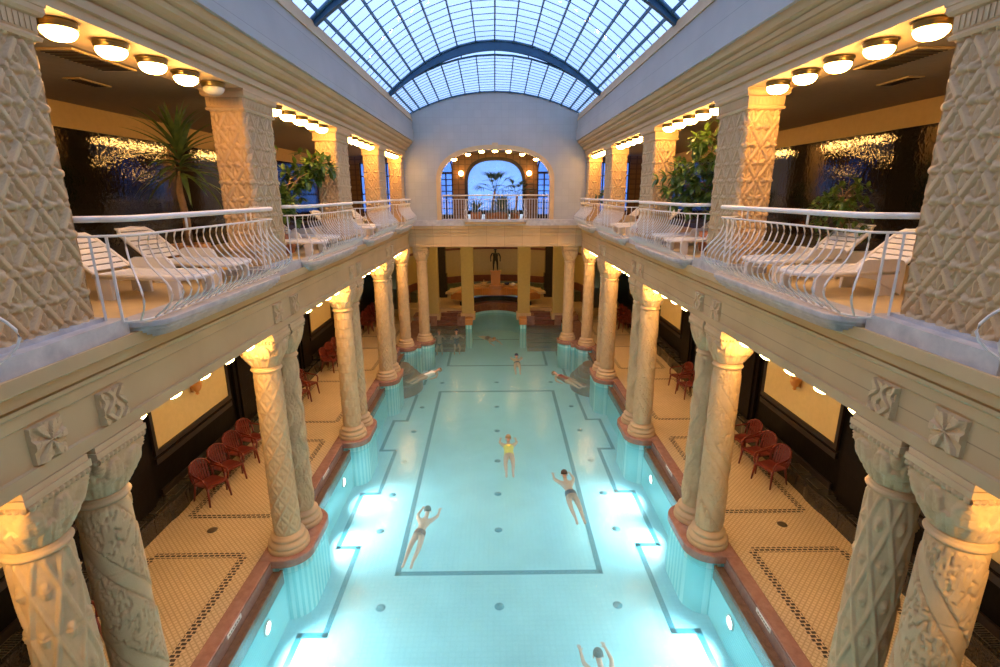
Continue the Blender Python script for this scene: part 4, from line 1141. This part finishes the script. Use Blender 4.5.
# raised floor either side of the fountain
for s, sd, _ in SIDES:
    x0, x1 = sorted((s * 1.75, s * 7.6))
    struct(MB().box(x0, 29.4, -1.4, x1, 36., .5), 'floor_apse_' + sd, M['paving'])
    m = MB()
    for (xa, ya, xb, yb) in ((1.8, 29.5, 4.0, 29.6), (1.9, 29.4, 2.0, 33.), (3.75, 29.4, 3.85, 33.)):
        x0, x1 = sorted((s * xa, s * xb)); m.box(x0, ya, .49, x1, yb, .503)
    struct(m, 'trim_apse_floor_' + sd, M['brown'])
    m = MB()
    x0, x1 = sorted((s * 1.72, s * 3.74))
    for k in range(9):
        z = .5 - .19 * (k + 1)
        m.box(x0, 29.4 - .27 * (k + 1), -1.4, x1, 29.4 - .27 * k, z)
    struct(m, 'pool_steps_' + sd, M['brown'])
    x0, x1 = sorted((s * 1.3, s * 1.72)); m = MB().box(x0, 27.6, -.05, x1, 28.3, .28)
    t = thing('step_post', 'orange marble block on a pale tiled post beside the %s pool steps' % sd, 'post'); m.build('marble_block', M['orange'], t, .02)
    MB().box(x0 + .03, 27.63, -1.4, x1 - .03, 28.27, -.051).build('tiled_post', M['pier'], t)
    x0, x1 = sorted((s * 1.75, s * 2.2)); struct(MB().box(x0, 28.35, -1.4, x1, 29.4, .28), 'wall_step_cheek_' + sd, M['red'])
    x0, x1 = sorted((s * 3.35, s * 4.7)); struct(MB().box(x0, 28.35, -1.4, x1, 29.4, .30), 'wall_step_side_' + sd, M['red'])
    # square pillars
    for (xa, xb, nm) in ((1.25, 1.93, 'inner'), (3.25, 3.85, 'outer')):
        x0, x1 = sorted((s * xa, s * xb)); xc = (x0 + x1) / 2; h = (x1 - x0) / 2
        t = thing('square_pier', 'plain yellow stone pier behind the far beam, %s one on the %s' % (nm, sd), 'pillar', (xc, 28.75, 0))
        MB().box(-h, -.3, .25, h, .3, 5.0).build('shaft', M['apse'], t, .01)
        MB().box(-h - .07, -.37, .05, h + .07, .37, .42).build('pier_base', M['stone'], t, .02)
        MB().box(-h - .06, -.36, 4.7, h + .06, .36, 4.999).build('capital', M['stone'], t, .02)
    t = thing('black_pillar', 'black marble pillar in front of the curved wall at the far %s' % sd, 'pillar', (s * 3.5, 33.1, .5))
    MB().box(-.30, -.3, .0, .30, .3, 4.5).build('shaft', M['granite'], t, .01); MB().box(-.36, -.36, 0, .36, .36, 1.5).build('pedestal', M['granite'], t, .01)
# fountain
struct(arcwall(MB(), 2.0, -.12, .36, 1.2, .05, PI - .05, 30, (0, 29.2), .9, 1.25), 'wall_fountain_step', M['brown'])
struct(arcwall(MB(), 2.0, -1.4, -.12, 1.2, .05, PI - .05, 30, (0, 29.2), .9, 1.25), 'wall_fountain_pool', M['pool'])
t = thing('wall_fountain', 'curved orange marble fountain basin with scalloped rim below the statue', 'fountain')
arcwall(MB(), 2.35, .42, .72, .2, .35, PI - .35, 30, (0, 29.2), .9, 1.25).build('dark_recess', M['granite'], t)
m = MB(); n = 36
for i in range(n):
    a = .35 + (PI - .7) * i / n; b = .35 + (PI - .7) * (i + 1) / n; mid = (a + b) / 2
    dr = .55 * max(0, math.sin((mid - PI / 2) * 3 + PI / 2)) ** .7
    def q(r, w): return (r * .9 * math.cos(w), 29.2 + r * 1.25 * math.sin(w))
    m.prism_z([q(2.42 - dr * .35, a), q(2.42 - dr * .35, b), q(3.2, b), q(3.2, a)], .72 - .0 + .12 * (1 - dr), 1.25)
m.build('basin', M['orange'], t)
arcwall(MB(), 2.75, 1.25, 1.38, .45, .2, PI - .2, 30, (0, 29.2), .95, 1.25).build('basin_rim', M['paving'], t)
t = thing('statue_pedestal', 'tall orange marble pedestal at the centre of the apse fountain', 'pedestal', (0, 32.2, 1.25))
MB().box(-.42, -.3, 0, .42, .3, .18).build('pedestal_base', M['orange'], t, .02); MB().box(-.29, -.24, .18, .29, .24, 1.0).build('pedestal_shaft', M['orange'], t, .01); MB().box(-.33, -.28, 1.0, .33, .28, 1.08).build('pedestal_cap', M['orange'], t, .01)
# ornaments on the rim
for i, (x, y, mat, lab) in enumerate(((-.75, 32.35, 'paving', 'pale starfish shape on the fountain rim left of the pedestal'), (.72, 32.45, 'navy', 'dark rounded ornament on the fountain rim right of the pedestal'), (1.1, 32.2, 'sign', 'small white rounded ornament on the fountain rim near the right pier'))):
    t = MB(); 
    if i == 0:
        for k in range(5): a = 2 * PI * k / 5 + .3; t.tube([(x, y, 1.52), (x + .26 * math.cos(a), y, 1.52 + .22 * math.sin(a))], .06, 6, r1=.015)
    else: t.ball((x, y, 1.46), .16, .12, .10)
    tag(t.build('rim_ornament', M[mat]), lab, 'ornament')
# daybeds beside the piers with dark plants
for s, sd, _ in SIDES:
    t = thing('stone_table', 'small pale stone bench on two legs below the apse wall, %s side' % sd, 'bench', (s * 2.45, 33.3, .5))
    MB().box(-.55, -.2, .38, .55, .2, .50).build('bench_top', M['stone'], t, .02)
    for x in (-.35, .35): MB().box(x - .08, -.15, 0, x + .08, .15, .38).build('leg', M['stone'], t)
    t = thing('potted_agave', 'dark spiky plant behind the stone bench at the %s of the fountain' % sd, 'potted plant', (s * 2.1, 34.25, .5)); tub(t, .22, .4, M['navy'], 'pot', False)
    m = MB()
    for k in range(36): strap(m, (0, 0, .4), k * 2.4, rnd.uniform(.3, 1.4), rnd.uniform(.45, .65), .025, rnd.uniform(.4, 1.2))
    m.build('leaves', M['leafdark'], t)

# curved brown steps that go down into the pool beside the last bay
for s, sd, _ in SIDES:
    m = MB()
    for k in range(4):
        r = 1.25 - .22 * k; o = [(s * 4.3, 21.5 - r)] + [(s * (4.3 - r * .8 * math.sin(a)), 21.5 - r * math.cos(a)) for a in [PI * i / 20 for i in range(21)]] + [(s * 4.3, 21.5 + r)]
        m.prism_z(o, FZ, -.92 + .20 * k)
    struct(m, 'pool_steps_curved_' + sd, M['brown'])
    x0, x1 = sorted((s * 4.5, s * 4.9)); struct(MB().box(x0, 21.0, 0, x1, 21.6, .42), 'trim_step_block_' + sd, M['granite'])

# ------------------------------------------------------------------ people (one continuous skinned body each)
def body_mesh(J, E, name, mat):
    me = bpy.data.meshes.new(name); names = list(J); idx = {k: i for i, k in enumerate(names)}
    me.from_pydata([J[k][0] for k in names], [(idx[a], idx[b]) for a, b in E], []); me.materials.append(mat)
    o = bpy.data.objects.new(name, me); C.objects.link(o)
    sk = o.modifiers.new('skin', 'SKIN'); sk.use_smooth_shade = True; sk.branch_smoothing = .3
    for i, k in enumerate(names):
        v = me.skin_vertices[0].data[i]; r = J[k][1]; v.radius = r if isinstance(r, tuple) else (r, r); v.use_root = (i == 0)
    sb = o.modifiers.new('subdivision', 'SUBSURF'); sb.levels = 1; sb.render_levels = 2
    return o
def figure(pose):
    V = lambda *a: Vector(a)
    J = {}; E = []
    def add(k, p, r, par=None):
        J[k] = (tuple(p), r)
        if par: E.append((par, k))
    if pose == 'swim':      # prone, head towards +y, water level z=0
        pel, ch, nk, hd = V(0, 0, -.12), V(0, .40, -.10), V(0, .58, -.06), V(0, .74, .0)
        arms = {s: [V(s * .17, .48, -.07), V(s * .26, .74, -.12), V(s * .24, 1.02, -.15)] for s in (-1, 1)}
        legs = {s: [V(s * .09, -.08, -.14), V(s * .11, -.48, -.19), V(s * .09, -.88, -.22), V(s * .10, -1.06, -.25)] for s in (-1, 1)}
        fd = V(0, 1, -.05); face = V(0, .8, -.3); hup = V(0, .35, .9)
    elif pose == 'back':    # floating on the back, head towards +y
        pel, ch, nk, hd = V(0, 0, -.10), V(0, .40, -.06), V(0, .58, -.05), V(0, .74, -.02)
        arms = {s: [V(s * .17, .48, -.07), V(s * .34, .24, -.13), V(s * .36, -.02, -.12)] for s in (-1, 1)}
        legs = {s: [V(s * .09, -.08, -.10), V(s * .12, -.48, -.09), V(s * .12, -.88, -.15), V(s * .13, -1.02, -.07)] for s in (-1, 1)}
        fd = V(0, -1, 0); face = V(0, -.1, 1); hup = V(0, 1, 0)
    elif pose == 'stand':   # standing upright, feet at z=0, facing -y
        pel, ch, nk, hd = V(0, 0, .90), V(0, .01, 1.28), V(0, 0, 1.46), V(0, -.02, 1.61)
        arms = {s: [V(s * .18, .01, 1.40), V(s * .27, .03, 1.12), V(s * .27, -.10, .90)] for s in (-1, 1)}
        legs = {s: [V(s * .09, 0, .86), V(s * .11, -.02, .47), V(s * .11, .02, .08), V(s * .13, -.13, .03)] for s in (-1, 1)}
        fd = V(0, -.3, -1); face = V(0, -1, 0); hup = V(0, 0, 1)
    else:                   # crouching in the water up to the neck, facing -y, feet at z=0
        pel, ch, nk, hd = V(0, 0, .60), V(0, -.06, .96), V(0, -.05, 1.14), V(0, -.08, 1.29)
        arms = {s: [V(s * .18, -.05, 1.08), V(s * .36, -.16, .92), V(s * .32, -.40, .98)] for s in (-1, 1)}
        legs = {s: [V(s * .09, 0, .56), V(s * .15, -.30, .38), V(s * .13, -.02, .08), V(s * .15, -.17, .03)] for s in (-1, 1)}
        fd = V(0, -1, .1); face = V(0, -1, 0); hup = V(0, 0, 1)
    add('pelvis', pel, (.135, .10))
    add('waist', pel.lerp(ch, .45), (.115, .085), 'pelvis'); add('chest', ch, (.14, .10), 'waist'); add('neck', nk, .05, 'chest')
    add('jaw', nk.lerp(hd, .55) + face.normalized() * .02, .062, 'neck'); add('head', hd, (.078, .09), 'jaw'); add('crown', hd + hup.normalized() * .07, .06, 'head')
    add('nose', hd + face.normalized() * .095 - hup.normalized() * .02, .012, 'head')
    for s in (-1, 1):
        a = arms[s]; add('sh%d' % s, a[0], .058, 'chest'); add('el%d' % s, a[1], .042, 'sh%d' % s); add('wr%d' % s, a[2], .028, 'el%d' % s)
        d = (a[2] - a[1]).normalized(); side = V(1, 0, 0) if abs(d.x) < .8 else V(0, 0, 1)
        side = (side - d * side.dot(d)).normalized(); palm = a[2] + d * .06; add('palm%d' % s, palm, (.034, .018), 'wr%d' % s)
        bend = d.cross(side) * .015
        for q, (off, ln) in enumerate(((-.03, .070), (-.010, .085), (.010, .080), (.03, .062))):
            b = palm + side * off + d * .04; add('f%d_%d' % (s, q), b, .009, 'palm%d' % s); add('g%d_%d' % (s, q), b + d * ln + bend, .007, 'f%d_%d' % (s, q))
        b = a[2] + d * .03 + side * .03 * -s; add('t%d' % s, b, .011, 'palm%d' % s); add('u%d' % s, b + d * .045 - side * .035 * s, .008, 't%d' % s)
        l = legs[s]; add('hip%d' % s, l[0], .088, 'pelvis'); add('kn%d' % s, l[1], .058, 'hip%d' % s); add('cf%d' % s, l[1].lerp(l[2], .3), .054, 'kn%d' % s); add('an%d' % s, l[2], .036, 'cf%d' % s); add('toe%d' % s, l[3], (.036, .024), 'an%d' % s)
    return J, E, dict(hd=hd, face=face.normalized(), hup=hup.normalized(), pel=pel, ch=ch)
PB = {}
def person(pose, label, loc, rz, hair='hair', suit='navy', full=True, name='person', skin='skin', cat='person', scale=1.):
    J, E, K = figure(pose)
    t = thing(name, label, cat, loc, rz); t.scale = (scale,) * 3
    if (pose, skin) not in PB:
        b = body_mesh(J, E, 'body', M[skin]); PB[(pose, skin)] = b
    else: b = PB[(pose, skin)].copy(); C.objects.link(b)
    b.parent = t
    hd, f, u, side = K['hd'], K['face'], K['hup'], Vector((1, 0, 0))
    R = Matrix((side, f, u)).transposed().to_4x4(); T = Matrix.Translation(hd) @ R
    # hair: cap over crown and back of the head
    m = MB(); vs = []
    n = 14
    def cap(uu, vv):
        th = 2 * PI * uu; ph = vv * 1.75; c = math.cos(th); r = 1.0
        ph2 = ph * (1 - .30 * max(0, math.sin(th)))          # shorter at the face
        return tuple(T @ Vector((.092 * math.sin(ph2) * c, -.008 + .104 * math.sin(ph2) * math.sin(th), .045 + .105 * math.cos(ph2))))
    m.grid(cap, 18, 8, True); m.build('hair' if cat != 'statue' else 'hair', M[hair], t)
    # eyes, mouth and ears
    m = MB()
    for s in (-1, 1): m.ball(tuple(T @ Vector((s * .032, .082, .01))), .011, n=8, m=6)
    m.build('eyes', M['hair'] if cat != 'statue' else M[skin], t)
    MB().ball(tuple(T @ Vector((0, .084, -.055))), .022, .008, .006, n=8, m=6).build('mouth', M['red_plastic'] if cat != 'statue' else M[skin], t)
    for s in (-1, 1): MB().ball(tuple(T @ Vector((s * .088, -.005, .0))), .012, .022, .032, n=8, m=6).build('ear', M[skin], t)
    # swimwear wrapped round the trunk
    pel, ch = K['pel'], K['ch']; ax = (ch - pel); ln = ax.length; ax.normalize(); sd_ = Vector((1, 0, 0)); dp = ax.cross(sd_)
    def wrap(uu, vv):
        a0, a1 = -.10, (ln * .95 if full else .06)
        p = pel + ax * (a0 + (a1 - a0) * vv); k = (p - pel).dot(ax) / ln
        w = .152 - .02 * math.sin(max(0, min(1, k)) * PI) + .012 * k; d = .117 - .012 * math.sin(max(0, min(1, k)) * PI)
        th = 2 * PI * uu; return tuple(p + sd_ * w * math.cos(th) + dp * d * math.sin(th))
    m = MB(); m.grid(wrap, 24, 10, True)
    m.build('swimsuit' if full else 'swim_trunks', M[suit], t)
    return t
person('swim', 'swimmer in a yellow swimsuit in mid pool, swimming away', (.33, 13.6, WZ), 0, 'fairhair', 'yellow')
person('swim', 'swimmer in dark trunks beside the right pool-floor line', (1.85, 11.5, WZ), .1, 'hair', 'navy', False)
person('swim', 'swimmer swimming away between the two floor rectangles', (.93, 21.9, WZ), .0, 'navy', 'navy', False)
person('back', 'person floating on their back near the right columns', (2.85, 19.7, WZ), .6, 'fairhair', 'red_plastic', True)
person('swim', 'swimmer just before the fountain at the far end', (-.42, 26.1, WZ), PI + .45, 'fairhair', 'red_plastic', True)
person('crouch', 'bather with only head above water by the far left steps', (-3.05, 26.5, FZ), .0, 'fairhair', 'navy', False)
person('crouch', 'bather in a purple-dark cap before the left pool steps', (-2.15, 26.6, FZ), .3, 'navy', 'navy', True)
person('swim', 'faint swimmer along the left pool-floor line', (-1.93, 10.8, WZ - .6), -.15, 'hair', 'red_plastic', False)
person('back', 'pale bather floating near the third left column pair', (-2.95, 20.3, WZ), -.7, 'fairhair', 'sign', True)
person('swim', 'swimmer at the bottom edge of the picture right of centre', (1.85, 6.6, WZ - .75), .12, 'hair', 'navy', False)
person('stand', 'small dark bronze statue of a standing figure on the apse pedestal', (0, 32.2, 2.33), 0, 'bronzefig', 'bronzefig', True, 'statue', 'bronzefig', 'statue', .78).scale = (1.1, 1.1, .78)

# ------------------------------------------------------------------ light: dusk sky through the glass roof
w = bpy.data.worlds.new('dusk_sky'); SC.world = w; w.use_nodes = True
nt = w.node_tree; nt.nodes.clear()
o = nt.nodes.new('ShaderNodeOutputWorld'); b = N(nt, 'ShaderNodeBackground', Strength=3.3)
tc = N(nt, 'ShaderNodeTexCoord'); sx = N(nt, 'ShaderNodeSeparateXYZ'); L(nt, tc.outputs['Generated'], sx.inputs[0])
n = N(nt, 'ShaderNodeTexNoise', Scale=2.2, Detail=5.); L(nt, tc.outputs['Generated'], n.inputs['Vector'])
ad = N(nt, 'ShaderNodeMath', operation='MULTIPLY_ADD'); L(nt, n.outputs[0], ad.inputs[0]); ad.inputs[1].default_value = .5; L(nt, sx.outputs[2], ad.inputs[2])
L(nt, ramp(nt, ad.outputs[0], [(.0, (.16, .29, .62)), (.45, (.22, .36, .70)), (.95, (.40, .53, .82))]), b.inputs[0]); L(nt, b.outputs[0], o.inputs[0])

# ------------------------------------------------------------------ camera
cam = bpy.data.cameras.new('camera'); co = bpy.data.objects.new('camera', cam); C.objects.link(co)
cam.sensor_width = 36.; cam.lens = 512. / 1000 * 36.; cam.clip_end = 200; cam.clip_start = .05
P_, Y_, R_ = .2665, .01, .0039
cp, sp, cy, sy = math.cos(P_), math.sin(P_), math.cos(Y_), math.sin(Y_); cr, sr = math.cos(R_), math.sin(R_)
fw = Vector((sy * cp, cy * cp, -sp)); rt = Vector((cy, -sy, 0)); up = Vector((sy * sp, cy * sp, cp))
r2 = rt * cr - up * sr; u2 = rt * sr + up * cr
mat = Matrix((r2, u2, -fw)).transposed().to_4x4(); mat.translation = (-.054, 0, 7.0)
co.matrix_world = mat; SC.camera = co
SC.view_settings.view_transform = 'Standard'; SC.view_settings.look = 'None'; SC.view_settings.gamma = 1.; SC.view_settings.use_curve_mapping = False
SC.view_settings.exposure = -.2
